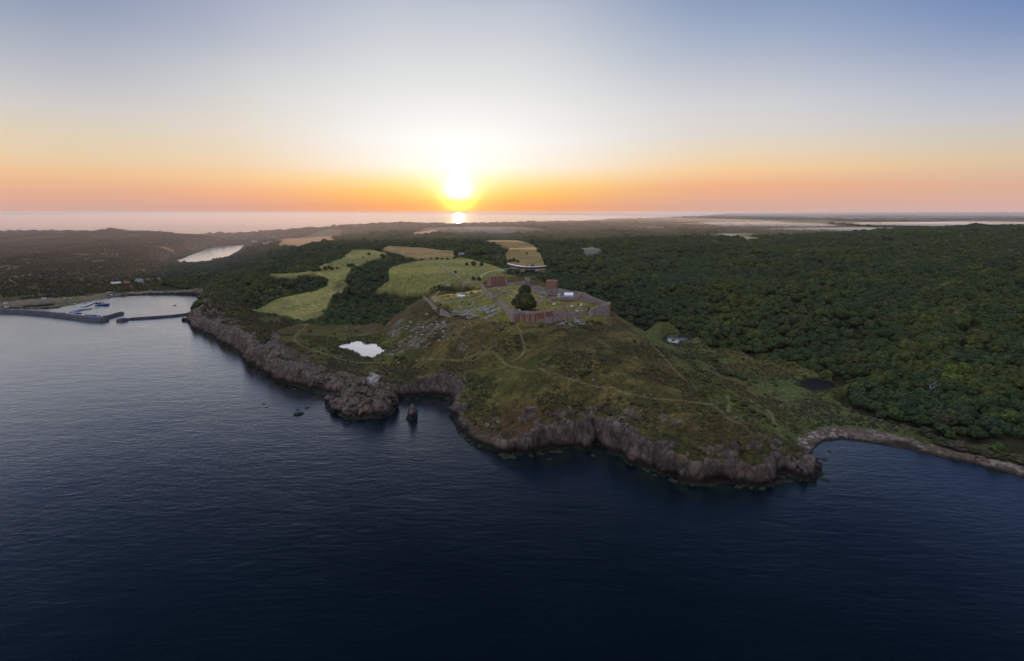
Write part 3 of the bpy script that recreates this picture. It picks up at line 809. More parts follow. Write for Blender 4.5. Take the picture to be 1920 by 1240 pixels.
land_o = bpy.data.objects.new('ground', me); COL.objects.link(land_o); tag(land_o, 'rolling coastal ground of grass, rock and woodland floor', None, None, 'structure')

# ------------------------------------------------------------------ water
M_SEA, N, b = new_mat('sea_water')
pos = N.n('ShaderNodeNewGeometry').outputs['Position']
mp = N.n('ShaderNodeMapping'); N.l(pos, mp.inputs['Vector']); mp.inputs['Rotation'].default_value = (0, 0, R(12)); mp.inputs['Scale'].default_value = (.55, 1.25, 1)
w1 = N.noise(mp.outputs[0], .22, 5, .62, dist=.3); w2 = N.noise(mp.outputs[0], .9, 4, .65, dist=.4); w3 = N.noise(pos, .012, 4, .6)
hsea = N.math('ADD', N.math('MULTIPLY', w1, 1.3), N.math('MULTIPLY', w2, .45))
hsea = N.math('MULTIPLY', hsea, N.math('MULTIPLY_ADD', w3, .9, .45))
shal = N.n('ShaderNodeAttribute', attribute_name='shallow')
c = N.mix(N.ramp(w3, [(.35, (0, 0, 0)), (.65, (1, 1, 1))]), (.0001, .0040, .0074), (.0002, .0056, .0098))
sh = N.math('MULTIPLY', shal.outputs['Fac'], N.ramp(N.noise(pos, .09, 5, .7), [(.45, (0, 0, 0)), (.68, (1, 1, 1))]))
c = N.mix(N.math('MULTIPLY', sh, .8), c, (.020, .030, .016))
N.l(c, b.inputs['Base Color']); b.inputs['Roughness'].default_value = .3; b.inputs['Specular IOR Level'].default_value = 0
hsea = N.math('ADD', hsea, N.math('MULTIPLY', N.noise(mp.outputs[0], .06, 3, .5, dist=.5), 1.4))
bn = N.n('ShaderNodeBump'); bn.inputs['Strength'].default_value = .42; bn.inputs['Distance'].default_value = .5; N.l(hsea, bn.inputs['Height'])
gls = N.n('ShaderNodeBsdfGlossy'); gls.inputs['Roughness'].default_value = .13; gls.inputs['Color'].default_value = (.93, .97, 1, 1); N.l(bn.outputs[0], gls.inputs['Normal'])
inc = N.n('ShaderNodeNewGeometry').outputs['Incoming']
cs = N.math('ABSOLUTE', N.vmath('DOT_PRODUCT', inc, bn.outputs[0], out=1))
fr = N.math('MULTIPLY_ADD', N.math('POWER', N.math('SUBTRACT', 1.0, cs, clamp=True), 6.3), 2.5, .004)
mxs = N.n('ShaderNodeMixShader'); N.l(fr, mxs.inputs[0]); N.l(b.outputs[0], mxs.inputs[1]); N.l(gls.outputs[0], mxs.inputs[2])
fr = N.math('MINIMUM', fr, .68)
N.l(fr, mxs.inputs[0])
N.l(mxs.outputs[0], [n for n in M_SEA.node_tree.nodes if n.type == 'OUTPUT_MATERIAL'][0].inputs['Surface'])
sx = spans([(-60000, -8000, 13000), (-8000, -1200, 1700), (-1200, 600, 12), (600, 4000, 850), (4000, 60000, 14000)])
sy = spans([(-500, 100, 300), (100, 1300, 12), (1300, 6000, 940), (6000, 60000, 13500)])
SX, SY = np.meshgrid(sx, sy)
sdd = seg_dist(SX.ravel(), SY.ravel(), COAST[:len(COAST_PX)], False).reshape(SX.shape)
shl = sstep(34, 4, sdd) * (np.abs(SX) < 1400) * (SY < 900)
nyy, nxx = SX.shape
ii = np.arange(nyy * nxx).reshape(nyy, nxx)
qf = np.stack([ii[:-1, :-1], ii[:-1, 1:], ii[1:, 1:], ii[1:, :-1]], -1).reshape(-1, 4)
sea = new_mesh_obj('sea', np.stack([SX.ravel(), SY.ravel(), np.zeros(SX.size)], 1).tolist(), qf.tolist(), M_SEA)
at_ = sea.data.attributes.new('shallow', 'FLOAT', 'POINT'); at_.data.foreach_set('value', shl.ravel().astype(np.float32))
tag(sea, 'calm dark blue sea with fine ripples', None, None, 'structure')
M_PEAT, N, b = new_mat('peat_water'); b.inputs['Base Color'].default_value = (.010, .010, .008, 1); b.inputs['Roughness'].default_value = .5; b.inputs['Specular IOR Level'].default_value = .05
bump(N, b, N.noise(N.n('ShaderNodeNewGeometry').outputs['Position'], .6, 4), .6, .4)
M_POND, N, b = new_mat('still_water')
pos = N.n('ShaderNodeNewGeometry').outputs['Position']
b.inputs['Base Color'].default_value = (.012, .014, .013, 1); b.inputs['Roughness'].default_value = .05; b.inputs['IOR'].default_value = 1.6; b.inputs['Specular IOR Level'].default_value = .5
b.inputs['Specular IOR Level'].default_value = 0
bn = N.n('ShaderNodeBump'); bn.inputs['Strength'].default_value = .25; bn.inputs['Distance'].default_value = .2; N.l(N.noise(pos, .5, 4), bn.inputs['Height'])
gls = N.n('ShaderNodeBsdfGlossy'); gls.inputs['Roughness'].default_value = .16; gls.inputs['Color'].default_value = (1, 1, 1, 1); N.l(bn.outputs[0], gls.inputs['Normal'])
cs = N.math('ABSOLUTE', N.vmath('DOT_PRODUCT', N.n('ShaderNodeNewGeometry').outputs['Incoming'], bn.outputs[0], out=1))
fr = N.math('MULTIPLY_ADD', N.math('POWER', N.math('SUBTRACT', 1.0, cs, clamp=True), 5.0), 2.5, .05, clamp=True)
mxs = N.n('ShaderNodeMixShader'); N.l(fr, mxs.inputs[0]); N.l(b.outputs[0], mxs.inputs[1]); N.l(gls.outputs[0], mxs.inputs[2])
N.l(mxs.outputs[0], [n for n in M_POND.node_tree.nodes if n.type == 'OUTPUT_MATERIAL'][0].inputs['Surface'])
for k, (zp, wp, pts) in PONDW.items():
    if k != 'lake':
        q = []
        for a_, b_ in zip(pts, pts[1:] + pts[:1]):
            for i in range(7): q.append((a_[0] + (b_[0] - a_[0]) * i / 7, a_[1] + (b_[1] - a_[1]) * i / 7))
        q = np.array(q); c0 = q.mean(0); nn = 1 + .16 * fbm2(q[:, 0], q[:, 1], 7, 3, 71); pts = [tuple(c0 + (p - c0) * s_) for p, s_ in zip(q, nn)]
    o = new_mesh_obj('lake' if k == 'lake' else 'pond', [(x, y, zp) for x, y in pts][::1], [tuple(range(len(pts)))], M_PEAT if k == 'dark_pond' else M_POND)
    o.data.update()
    if o.data.polygons[0].normal.z < 0: o.data.flip_normals()
    tag(o, {'meadow_pond': 'bright pond with reedy edge in the meadow below the castle', 'field_pond': 'small bright pond at the edge of the central wood',
            'valley_pond': 'narrow pond in the valley behind the castle hill', 'dark_pond': 'dark oval pond in the green valley by the cove',
            'lake': 'long pale lake beyond the harbour hills'}[k], None, None, 'structure')

# ------------------------------------------------------------------ castle
rng = random.Random(7)
def ruin_wall(name, stations, thick, mat, label=None, cat=None, group=None, parent=None, step=1.6, jag=.7, cap=True, seed=0):
    """masonry wall along (x, y, ztop, zbase) stations, top worn uneven"""
    st = []
    for a, b in zip(stations[:-1], stations[1:]):
        L = math.hypot(b[0] - a[0], b[1] - a[1]); n = max(1, int(L / step))
        for i in range(n): st.append([a[k] + (b[k] - a[k]) * i / n for k in range(4)])
    st.append(list(stations[-1]))
    r = random.Random(seed + 11)
    cx = sum(s[0] for s in st) / len(st); cyy = sum(s[1] for s in st) / len(st); zb = min(s[3] for s in st)
    rows = 6; V = []; F = []; tops = []
    drift = 0
    for i, s in enumerate(st):
        a = st[max(0, i - 1)]; b = st[min(len(st) - 1, i + 1)]
        dx, dy = b[0] - a[0], b[1] - a[1]; L = math.hypot(dx, dy) or 1
        nx1, ny1 = -dy / L, dx / L
        drift = max(-jag * 1.4, min(jag * .5, drift + r.uniform(-jag, jag) * .6))
        zt = s[2] + drift
        for side in (1, -1):
            for k in range(rows + 1):
                f = k / rows
                off = thick / 2 * (1.12 - .12 * f) + r.uniform(-.14, .14)
                V.append((s[0] - cx + nx1 * off * side, s[1] - cyy + ny1 * off * side, s[3] + (zt - s[3]) * f + (r.uniform(-.1, .1) if 0 < k < rows else 0) - zb))
        V.append((s[0] - cx, s[1] - cyy, zt + r.uniform(0.0, .35) - zb))
    m_ = 2 * (rows + 1) + 1
    T = []
    for i in range(len(st) - 1):
        o, q = i * m_, (i + 1) * m_
        for k in range(rows):
            F.append((o + k, o + k + 1, q + k + 1, q + k))
            F.append((o + rows + 1 + k, q + rows + 1 + k, q + rows + 2 + k, o + rows + 2 + k))
        F.append((o + rows, o + m_ - 1, q + m_ - 1, q + rows))
        F.append((o + m_ - 1, o + 2 * rows + 1, q + 2 * rows + 1, q + m_ - 1))
    for o, flip in ((0, False), ((len(st) - 1) * m_, True)):
        ring = [o + k for k in range(rows + 1)] + [o + m_ - 1] + [o + 2 * rows + 1 - k for k in range(rows + 1)]
        F.append(tuple(ring[::-1] if flip else ring))
    ob = new_mesh_obj(name, V, F, mat, parent)
    bmx = bmesh.new(); bmx.from_mesh(ob.data); bmesh.ops.recalc_face_normals(bmx, faces=bmx.faces); bmx.to_mesh(ob.data); bmx.free()
    # weathered turf and lime on the wall head
    ob.data.materials.append(M_COPE)
    for p in ob.data.polygons:
        if p.normal.z > .75: p.material_index = 1
    if parent:
        ob.location = (cx - parent.location.x, cyy - parent.location.y, zb - parent.location.z)
    else:
        ob.location = (cx, cyy, zb)
        tag(ob, label, cat, group)
    return ob

def W3(u, v, z, base=None):
    x, y = P(u, v, z)
    b = ground(x, y) - 2.5 if base is None else base
    return (x, y, z, b)
def facebox(parent, name, p, q, f0, f1, z0, z1, out, mat, depth=.5):
    """a block set against the wall face between p and q, fractions f0..f1, heights z0..z1, standing out by `out`"""
    px, py = p[0] + (q[0] - p[0]) * (f0 + f1) / 2, p[1] + (q[1] - p[1]) * (f0 + f1) / 2
    L = math.hypot(q[0] - p[0], q[1] - p[1]); a = math.atan2(q[1] - p[1], q[0] - p[0])
    nx1, ny1 = math.sin(a), -math.cos(a)
    o = parent.location
    mb = MB().box((px + nx1 * (out - depth / 2) - o.x, py + ny1 * (out - depth / 2) - o.y, (z0 + z1) / 2 - o.z), (L * (f1 - f0), depth, z1 - z0), a)
    return mb.build(name, mat, parent)

# west curtain wall with its brick panels and piers
t_ = 3.0
A = W3(963, 583.5, 72, 56); B = W3(1022, 582.5, 73, 56); C_ = W3(1056, 582, 71.5, 57); D_ = W3(1069, 586, 68, 57); E_ = W3(1100, 580, 69, 58)
root = empty('curtain_wall', (A[0], A[1], 56)); tag(root, 'long stone castle wall with red brick panels and piers facing the sea', 'wall')
ruin_wall('masonry', [A, B, C_, D_, E_], 3.2, M_STONE, parent=root, seed=3)
for f in (.17, .345, .52, .70):
    facebox(root, 'buttress', A, B, f - .03, f + .03, 57, 69.5, 2.5, M_BRICK, 1.6)
    facebox(root, 'pier_foot', A, B, f - .022, f + .022, 57, 60.3, 2.9, M_BOULDER, 1.0)
facebox(root, 'brick_panel', A, B, .76, .97, 64, 70.6, 1.92, M_BRICK)
facebox(root, 'brick_panel', B, C_, .02, .38, 66, 71.5, 1.92, M_BRICK)
facebox(root, 'buttress', A, B, .965, .995, 58, 72.5, 2.8, M_BOULDER, 1.6)
facebox(root, 'buttress', B, C_, .40, .44, 60, 68, 2.8, M_BOULDER, 1.6)
for (p, q, f, z) in ((A, B, .06, 64), (A, B, .26, 67), (A, B, .44, 66), (B, C_, .64, 66), (C_, D_, .5, 64), (D_, E_, .4, 65)):
    facebox(root, 'window', p, q, f - .012, f + .012, z, z + 1.8, 1.85, M_DARK, .6)

# square corner block at the north end
x, y = P(968, 590, 66)
root = empty('corner_tower', (x, y, 55), R(12)); tag(root, 'squat ruined corner block at the left end of the sea wall', 'tower')
def ring_block(parent, name, w, d, h, th, mat, z0=0, jag=.8, seed=1, hh=None):
    pts = [(-w / 2, -d / 2), (w / 2, -d / 2), (w / 2, d / 2), (-w / 2, d / 2), (-w / 2, -d / 2)]
    hh = hh or [h] * 4
    hh = hh + [hh[0]]
    V = []; F = []; r = random.Random(seed); seq = []
    for i in range(4):
        a, b = pts[i], pts[i + 1]; n = max(3, int(math.hypot(b[0] - a[0], b[1] - a[1]) / 1.2))
        for k in range(n):
            f = k / n
            seq.append((a[0] + (b[0] - a[0]) * f, a[1] + (b[1] - a[1]) * f, hh[i] + (hh[i + 1] - hh[i]) * f, k == 0))
    rows = 6
    for (px, py, ph, c) in seq:
        top = ph - r.uniform(0, jag)
        kx, ky = (w / 2 - th) / (w / 2), (d / 2 - th) / (d / 2)
        for k in range(rows + 1):
            jx, jy = (0, 0) if c else (r.uniform(-.12, .12), r.uniform(-.12, .12))
            V.append((px + jx, py + jy, z0 + (top - z0) * k / rows))
        V.append((px * kx, py * ky, top - .1)); V.append((px * kx, py * ky, z0))
    m_ = rows + 3; n = len(seq)
    for i in range(n):
        o, q = i * m_, ((i + 1) % n) * m_
        for k in range(rows + 2): F.append((o + k, q + k, q + k + 1, o + k + 1))
    return new_mesh_obj(name, V, F, mat, parent)
ring_block(root, 'masonry', 9, 9, 17, 1.6, M_STONE2, seed=4)
for dx in (-2.4, 2.2):
    MB().box((dx, -4.5, 12), (1.1, .5, 1.6)).build('window', M_DARK, root)
MB().box((1.0, -4.6, 8), (3.2, .5, 3.4)).build('blind_arch', M_BRICK2, root)

# seaward bastion at the south end, with a tall gap and rounded foot
F1 = W3(1107, 579, 71, 54); F2 = W3(1121, 574.5, 71.5, 54); F3 = W3(1142, 569.5, 72.5, 54); F4 = W3(1142.5, 566, 72, 55)
root = empty('bastion', (F1[0], F1[1], 54)); tag(root, 'thick stone bastion at the right hand corner of the castle', 'bastion')
ruin_wall('masonry', [F1, F2, F3, F4], 3.4, M_STONE, parent=root, seed=21, jag=.5)
facebox(root, 'buttress', F2, F3, .93, 1.0, 55, 71, 2.6, M_BRICK2, 1.4)
for f, z in ((.2, 64), (.5, 66), (.75, 63)):
    facebox(root, 'window', F2, F3, f - .02, f + .02, z, z + 1.5, 1.95, M_DARK, .6)
xg, yg = P(1103.5, 590, 60)
root = empty('gate_tower', (xg, yg, 55)); tag(root, 'narrow half round stone turret with a tall dark opening', 'tower')
pts = [(xg + 4.6 * math.cos(a), yg + 4.6 * math.sin(a), 67.5 if k in (0, 8) else 63, 53.5) for k, a in enumerate([R(200 + 20 * i) for i in range(8)])]
ruin_wall('masonry', pts, 1.6, M_STONE2, parent=root, seed=5, step=1.2)
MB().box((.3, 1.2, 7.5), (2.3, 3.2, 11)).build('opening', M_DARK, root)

# landward ring wall
G = [W3(1142, 567, 72), W3(1128, 563, 72), W3(1106, 555.5, 73), W3(1093, 548.5, 74), W3(1080, 547, 74), W3(1066, 545, 74.5), W3(1047, 541, 74.5)]
ruin_wall('ring_wall', G, 2.0, M_STONE2, 'low landward ring wall running from the bastion to the tall tower', 'wall', seed=31, jag=.8)
G = [W3(1022, 538.5, 72.5), W3(1010, 537, 72.5), W3(1000, 535.5, 72.5)]
ruin_wall('ring_wall', G, 1.8, M_STONE2, 'broken low wall between the tall tower and the small ruin', 'wall', seed=32, jag=1.0)
G = [W3(985, 526.5, 76), W3(975, 528, 74.5), W3(963, 529.5, 73.5), W3(953, 530, 73)]
ruin_wall('ring_wall', G, 1.8, M_STONE, 'low wall between the great ruin and the small ruin', 'wall', seed=33, jag=.7)
G = [W3(904, 533, 75), W3(911, 544, 74), W3(918, 549, 73.5), W3(926, 555, 73)]
ruin_wall('inner_wall', G, 2.6, M_STONE, 'upper stretch of the sloping wall beside the brick block', 'wall', seed=34, jag=.6)
G = [W3(935, 559, 73), W3(944, 567, 72.5), W3(953, 576, 72), W3(963, 587, 71)]
ruin_wall('inner_wall', G, 2.8, M_STONE, 'lower stretch of the sloping wall down to the corner block', 'wall', seed=35, jag=.6)
x, y = P(928.5, 562, 68)
root = empty('wall_tower', (x, y, 60), R(-25)); tag(root, 'small half ruined tower midway along the sloping wall', 'tower')
ring_block(root, 'masonry', 7.5, 8, 13, 1.4, M_STONE2, seed=9, jag=1.5, hh=[9, 12, 14, 11])
MB().box((.6, -4.0, 8), (1.3, .5, 1.8)).build('window', M_DARK, root)
G = [W3(794.5, 554.5, 61), W3(803, 562.5, 61), W3(811, 570, 60.5), W3(819, 576, 60)]
ruin_wall('bailey_wall', G, 1.8, M_STONE, 'long leaning wall at the left edge of the outer yard', 'wall', seed=36, jag=.6)
G = [W3(826, 579.5, 60.5), W3(832, 582.5, 61), W3(839, 587, 60), W3(847, 592, 59)]
ruin_wall('bailey_wall', G, 1.8, M_STONE, 'short broken wall below the outer yard beside the pale rocks', 'wall', seed=37, jag=.8)
G = [W3(903, 596, 59), W3(920, 597.5, 59.5), W3(940, 599.5, 60), W3(959, 602, 60)]
ruin_wall('foot_wall', G, 1.4, M_STONE2, 'thin low wall along the foot of the mound left of the corner block', 'wall', seed=38, jag=.5)
G = [(x, y, z + 1.8, z - 1) for x, y, z in at([(825, 502.5), (836, 509), (848, 518), (861, 529)])]
ruin_wall('field_wall', G, 1.6, M_STONE2, 'dry stone wall along the lane across the field', 'wall', seed=39, jag=.4)

# the tall square tower: rubble below, brick above
x, y = P(1034.5, 560, 70)
root = empty('keep_tower', (x, y, 66), R(-22)); tag(root, 'tall square tower with red brick top and stone lower storeys', 'tower')
ring_block(root, 'stone_storeys', 11.6, 11.6, 18.0, 2.0, M_STONE, seed=12, jag=.05)
up = ring_block(root, 'brick_storeys', 11.9, 11.9, 27.5, 1.5, M_BRICK2, z0=18.02, seed=13, jag=.35)
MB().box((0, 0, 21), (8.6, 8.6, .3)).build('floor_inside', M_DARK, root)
cb = MB()
for s in (-1, 1):
    cb.box((0, s * 5.15, 27.62), (11.9, 1.5, .25)); cb.box((s * 5.15, 0, 27.64), (1.5, 8.78, .25))
cb.build('coping', plain('orange_coping', (.42, .20, .09), .9, .3), root)
for (sx, z, w, h) in ((-2.6, 17.3, 1.1, 2.0), (2.4, 15.6, 1.3, 1.6), (-3.6, 12.4, .9, 1.3), (0.2, 12.8, 1.2, 1.6), (3.4, 12.2, .9, 1.2), (-.8, 9.2, 1.6, 2.2), (2.8, 8.8, 1.1, 1.5), (-3.4, 5.6, 1.0, 1.4), (2.2, 20.4, .8, 1.0)):
    MB().box((sx, -5.84, z), (w, .5, h)).build('window', M_DARK, root)
for (sy, z, w, h) in ((2.2, 17.0, 1.1, 1.6), (-1.8, 13.2, 1.3, 2.0), (2.6, 11.0, 1.2, 1.8), (-2.8, 8.0, 1.1, 1.4), (.5, 22.5, .7, 1.0)):
    MB().box((-5.84, sy, z), (.5, w, h)).build('window', M_DARK, root)
# residence ruin in front of the tower
x, y = P(1034, 566, 70)
root = empty('palace_ruin', (x, y, 66), R(-35)); tag(root, 'brick and stone block stepping down in front of the tall tower', 'ruin')
ring_block(root, 'masonry', 9, 11, 9, 1.5, M_STONE, seed=14, jag=1.6, hh=[3.5, 6, 10, 9])
ring_block(root, 'brick_corner', 2.4, 3.2, 9, .8, M_BRICK2, z0=.1, seed=15, jag=.6).location = (4.4, -4.6, 0)
for (sx, z) in ((-2, 3.0), (1.2, 3.6)):
    MB().box((sx, -5.5, z), (1.0, .6, 1.4)).build('window', M_DARK, root)
x, y = P(1018, 555, 70)
root = empty('stone_stump', (x, y, 66), R(15)); tag(root, 'dark stump of masonry just left of the tall tower', 'ruin')
ring_block(root, 'masonry', 5.5, 5, 8.5, 1.4, M_STONE2, seed=16, jag=2.5)
# scaffolded wing with its white sheet roof
x, y = P(1062, 568, 69)
gz = ground(x, y)
root = empty('scaffolded_ruin', (x, y, gz), R(-6)); tag(root, 'ruined wing wrapped in scaffolding decks under a white sheet roof', 'ruin')
ring_block(root, 'masonry', 20, 12, 7, 1.4, M_STONE2, seed=17, jag=2.0).location = (0, 3, 0)
for z in (1.9, 3.9, 5.9):
    MB().box((-.5, -5.2, z), (22, 1.8, .18)).build('scaffold_deck', M_CONC, root)
for i in range(9):
    MB().bar((-11.2 + i * 2.7, -6.1, 0), (-11.2 + i * 2.7, -6.1, 7.4), .09, 5).build('scaffold_pole', M_METAL, root)
for z in (2.9, 4.9, 6.9):
    MB().bar((-11.4, -6.05, z), (10.6, -6.05, z), .07, 5).build('guard_rail', M_METAL, root)
rf = MB(); rf.add([(-3, -4.6, 8.2), (8.2, -4.6, 8.2), (8.2, 3.4, 10.0), (-3, 3.4, 10.0), (-3, -4.6, 7.9), (8.2, -4.6, 7.9), (8.2, 3.4, 9.7), (-3, 3.4, 9.7)],
    [(0, 1, 2, 3), (7, 6, 5, 4), (0, 4, 5, 1), (1, 5, 6, 2), (2, 6, 7, 3), (3, 7, 4, 0)])
rf.build('sheet_roof', M_TENT, root)
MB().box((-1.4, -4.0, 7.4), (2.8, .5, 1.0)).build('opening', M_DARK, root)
MB().box((2.6, -4.3, 7.3), (11, .12, 1.3)).build('sheet_side', M_TENT, root)
rf = MB().box((-9.6, 3.0, 7.6), (4.2, 2.6, .3)); rf.build('small_sheet', M_TENT, root)
# courtyard wings behind the scaffold
for (u, v, z, h, rz, w, lab, sd_) in ((1056, 551, 70, 7, -18, 11, 'grey inner ruin wall just right of the tall tower', 61), (1070, 551, 70, 5.5, -18, 12, 'grey inner ruin wall behind the white sheet roof', 62)):
    x, y = P(u, v, z); root = empty('inner_ruin', (x, y, ground(x, y) - 1), R(rz)); tag(root, lab, 'ruin')
    ring_block(root, 'masonry', w, 7, h, 1.3, M_STONE2, seed=sd_, jag=2.4, hh=[h * .6, h * .8, h, h * .9])
# round tower
x, y = P(1088.5, 566, 69); gz = ground(x, y)
root = empty('round_tower', (x, y, gz), 0); tag(root, 'short round stone tower right of the white sheet roof', 'tower')
pts = [(x + 3.5 * math.cos(a), y + 3.5 * math.sin(a), gz + 9.4 + .7 * math.sin(3 * a), gz - 1) for a in [R(22.5 * i) for i in range(17)]]
ruin_wall('masonry', pts, 1.3, M_STONE, parent=root, seed=18, step=1.0, jag=.5)
for a, z in ((-95, 5.5), (-60, 4.0), (-125, 2.6)):
    MB().box((4.12 * math.cos(R(a)), 4.12 * math.sin(R(a)), z), (.9, .5, 1.3), R(a + 90)).build('window', M_DARK, root)
# passage between the wing and the sea wall
for (a, b, lab, s) in (((1052, 570, 70), (1057, 582, 70), 'pale left hand wall of the passage down to the sea wall', 41), ((1062.5, 571, 70), (1067, 585, 69), 'right hand wall of the passage down to the sea wall', 42)):
    ruin_wall('passage_wall', [W3(*a), W3(*b)], 1.3, M_BRICK2 if s == 41 else M_STONE2, lab, 'wall', seed=s, jag=.4)

for i, (pts_, lab) in enumerate((([(922, 546), (930, 549), (938, 547)], 'low stone footing on the lawn near the brick block'), ([(942, 551), (950, 549), (957, 552)], 'low stone footing in the middle of the courtyard lawn'),
        ([(1000, 545), (1009, 547), (1016, 550)], 'low stone footing on the lawn left of the tall tower'), ([(1097, 566), (1108, 570), (1118, 569)], 'low orange tinged footing on the lawn inside the bastion'), ([(1004, 567), (1012, 563)], 'short stub of wall right of the courtyard tree'))):
    ruin_wall('wall_footing', [(x, y, z + 1.7, z - .8) for x, y, z in at(pts_)], 1.8, M_STONE2 if i != 3 else M_BRICK2, lab, 'wall', seed=80 + i, jag=.8, step=1.0)
# great store ruin
x0, y0 = P(920, 536, 69); x1, y1 = P(950, 534, 69)
ang = math.atan2(y1 - y0, x1 - x0)
gz = ground(x0, y0)
root = empty('store_ruin', ((x0 + x1) / 2, (y0 + y1) / 2, gz), ang); tag(root, 'large roofless brick hall with rows of small window holes', 'ruin')
Lr = math.hypot(x1 - x0, y1 - y0)
def loc_wall(parent, name, pts, thick, mat, seed, jag):
    z = parent.rotation_euler.z; c, s = math.cos(z), math.sin(z); o = parent.location
    # stations given in the parent's own frame
    ob = ruin_wall(name, [(px + o.x, py + o.y, zt + o.z, zb + o.z) for px, py, zt, zb in pts], thick, mat, parent=parent, seed=seed, jag=jag)
    return ob
ob = loc_wall(root, 'front_wall', [(-Lr / 2, 0, 20, -1), (-Lr * .3, 0, 20.5, -1), (0, 0, 20.6, -1), (Lr * .38, 0, 21, -1), (Lr * .42, 0, 12, -1), (Lr / 2, 0, 7, -1)], 1.8, M_BRICK2, 51, .4)
loc_wall(root, 'side_wall', [(-Lr / 2 + .9, 1, 19.5, -1), (-Lr / 2 + .9, 11, 17, -1)], 1.8, M_BRICK2, 52, .5)
loc_wall(root, 'side_wall', [(Lr * .5, -2.5, 6, -1), (Lr * .5, 3, 13, -1), (Lr * .47, 10, 21.5, -1)], 1.8, M_STONE, 53, .7)
loc_wall(root, 'back_wall', [(-Lr / 2 + 1, 11.5, 14, -1), (0, 11.5, 9, -1), (Lr * .45, 11.5, 16, -1)], 1.6, M_BRICK2, 54, 1.2)
for i in range(5):
    for z in (6.2, 11.2, 16.2):
        if (i, z) in ((4, 6.2), (2, 16.2)): continue
        MB().box((-Lr / 2 + 3 + i * Lr * .175, -.95, z), (.9, .5, 1.3)).build('window', M_DARK, root)
loc_wall(root, 'broken_footing', [(-Lr * .1, -3, 4, -1), (Lr * .1, -3.6, 2.2, -1), (Lr * .36, -4, 5.5, -1)], 1.6, M_STONE2, 55, 1.2)
x, y = P(911.5, 537, 69); gz = ground(x, y)
root = empty('gate_house', (x, y, gz - 1), R(-3)); tag(root, 'low square brick block left of the large brick hall', 'ruin')
ring_block(root, 'masonry', 13.5, 10, 9, 1.5, M_BRICK2, seed=56, jag=.5)
for dx in (-3.6, .3, 4):
    MB().box((dx, -5.0, 4.6), (1.1, .5, 1.6)).build('window', M_DARK, root)
# small ruin with forked top
x, y = P(988.5, 532, 71); gz = ground(x, y)
root = empty('forked_ruin', (x, y, gz - 1), R(-10)); tag(root, 'small ruined tower with a forked top behind the courtyard', 'ruin')
ring_block(root, 'masonry', 7, 6, 12, 1.3, M_STONE, seed=57, jag=1.0, hh=[16, 12.5, 15, 14])
ring_block(root, 'side_block', 5, 4, 6, 1.1, M_STONE2, seed=58, jag=1.4).location = (6.5, 0, 0)
for (dx, z) in ((-.8, 10.2), (1.2, 5.8)):
    MB().box((dx, -3.0, z), (1.1, .5, 1.9)).build('window', M_DARK, root)
MB().box((6.5, -2.0, 3.4), (1.3, .5, 2.2)).build('window', M_DARK, root)

# visitor centre, its footbridge, and small things round the castle
def slab_run(pts, w, th, z_off=0):
    mb = MB(); n = len(pts); V = []
    for i, p in enumerate(pts):
        a = pts[max(0, i - 1)]; b = pts[min(n - 1, i + 1)]
        L = math.hypot(b[0] - a[0], b[1] - a[1]); nx1, ny1 = -(b[1] - a[1]) / L, (b[0] - a[0]) / L
        ww = w[i] if isinstance(w, (list, tuple)) else w
        for s in (-1, 1):
            for dz in (0, -th): V.append((p[0] + nx1 * s * ww / 2, p[1] + ny1 * s * ww / 2, p[2] + dz + z_off))
    F = []
    for i in range(n - 1):
        o, q = 4 * i, 4 * i + 4
        F += [(o, q, q + 2, o + 2), (o + 1, o + 3, q + 3, q + 1), (o, o + 1, q + 1, q), (o + 2, q + 2, q + 3, o + 3)]
    F += [(0, 2, 3, 1), (4 * n - 4, 4 * n - 3, 4 * n - 1, 4 * n - 2)]
    mb.v = V; mb.f = F; return mb
vc_pts = []
for (u, v) in ((952, 494), (962, 496.6), (972, 498.6), (982, 499.9), (993, 500.4), (1004, 500.3), (1014, 499.6), (1024, 498.6)):
    x, y = P(u, v, 78); vc_pts.append((x, y, 78.0))
root = empty('visitor_centre', (vc_pts[4][0], vc_pts[4][1], 70)); tag(root, 'long low curved building with a pale flat roof on the valley side', 'building')
rel = [(x - root.location.x, y - root.location.y, z - 70) for x, y, z in vc_pts]
slab_run(rel, [5, 9, 12, 13, 12, 10, 8, 6], .7).build('roof', M_CONC, root)
slab_run([(x, y + .4, z) for x, y, z in rel], [4, 8, 10.5, 11.5, 10.5, 8.5, 6.5, 4.5], 3.4, -.72).build('glass_front', M_GLASS, root)
slab_run([(x, y - .2, z) for x, y, z in rel[1:-1]], 12, .35, -4.2).build('terrace', M_CONC, root)
for p in rel[1:-1]:
    MB().box((p[0], p[1] - 2.5, p[2] - 7), (.5, .5, 5)).build('column', M_CONC, root)
for (u, v, w, lab) in ((980, 505.5, 8, 'small pale flat roof below the left of the long curved building'), (1007, 503.5, 7, 'small pale flat roof below the right of the long curved building')):
    x, y = P(u, v, 71); root = empty('low_building', (x, y, 67)); tag(root, lab, 'building')
    MB().box((0, 0, 2), (w, 5, 4)).build('wall', M_PALE, root); MB().box((0, 0, 4.2), (w + 1, 6, .35)).build('roof', M_CONC, root)
bp = []
for (u, v, z) in ((938, 506.2, 72), (950, 504.4, 72.5), (962, 503.6, 73), (974, 503.8, 73.5)):
    x, y = P(u, v, z); bp.append((x, y, z))
root = empty('footbridge', (bp[1][0], bp[1][1], 66)); tag(root, 'slender curved footbridge leading to the long pale building', 'bridge')
rel = [(x - root.location.x, y - root.location.y, z - 66) for x, y, z in bp]
slab_run(rel, 2.4, .4).build('deck', M_CONC, root)
for s in (-1, 1):
    slab_run([(x, y + s * 1.15, z + 1.0) for x, y, z in rel], .1, .1).build('handrail', M_METAL, root)
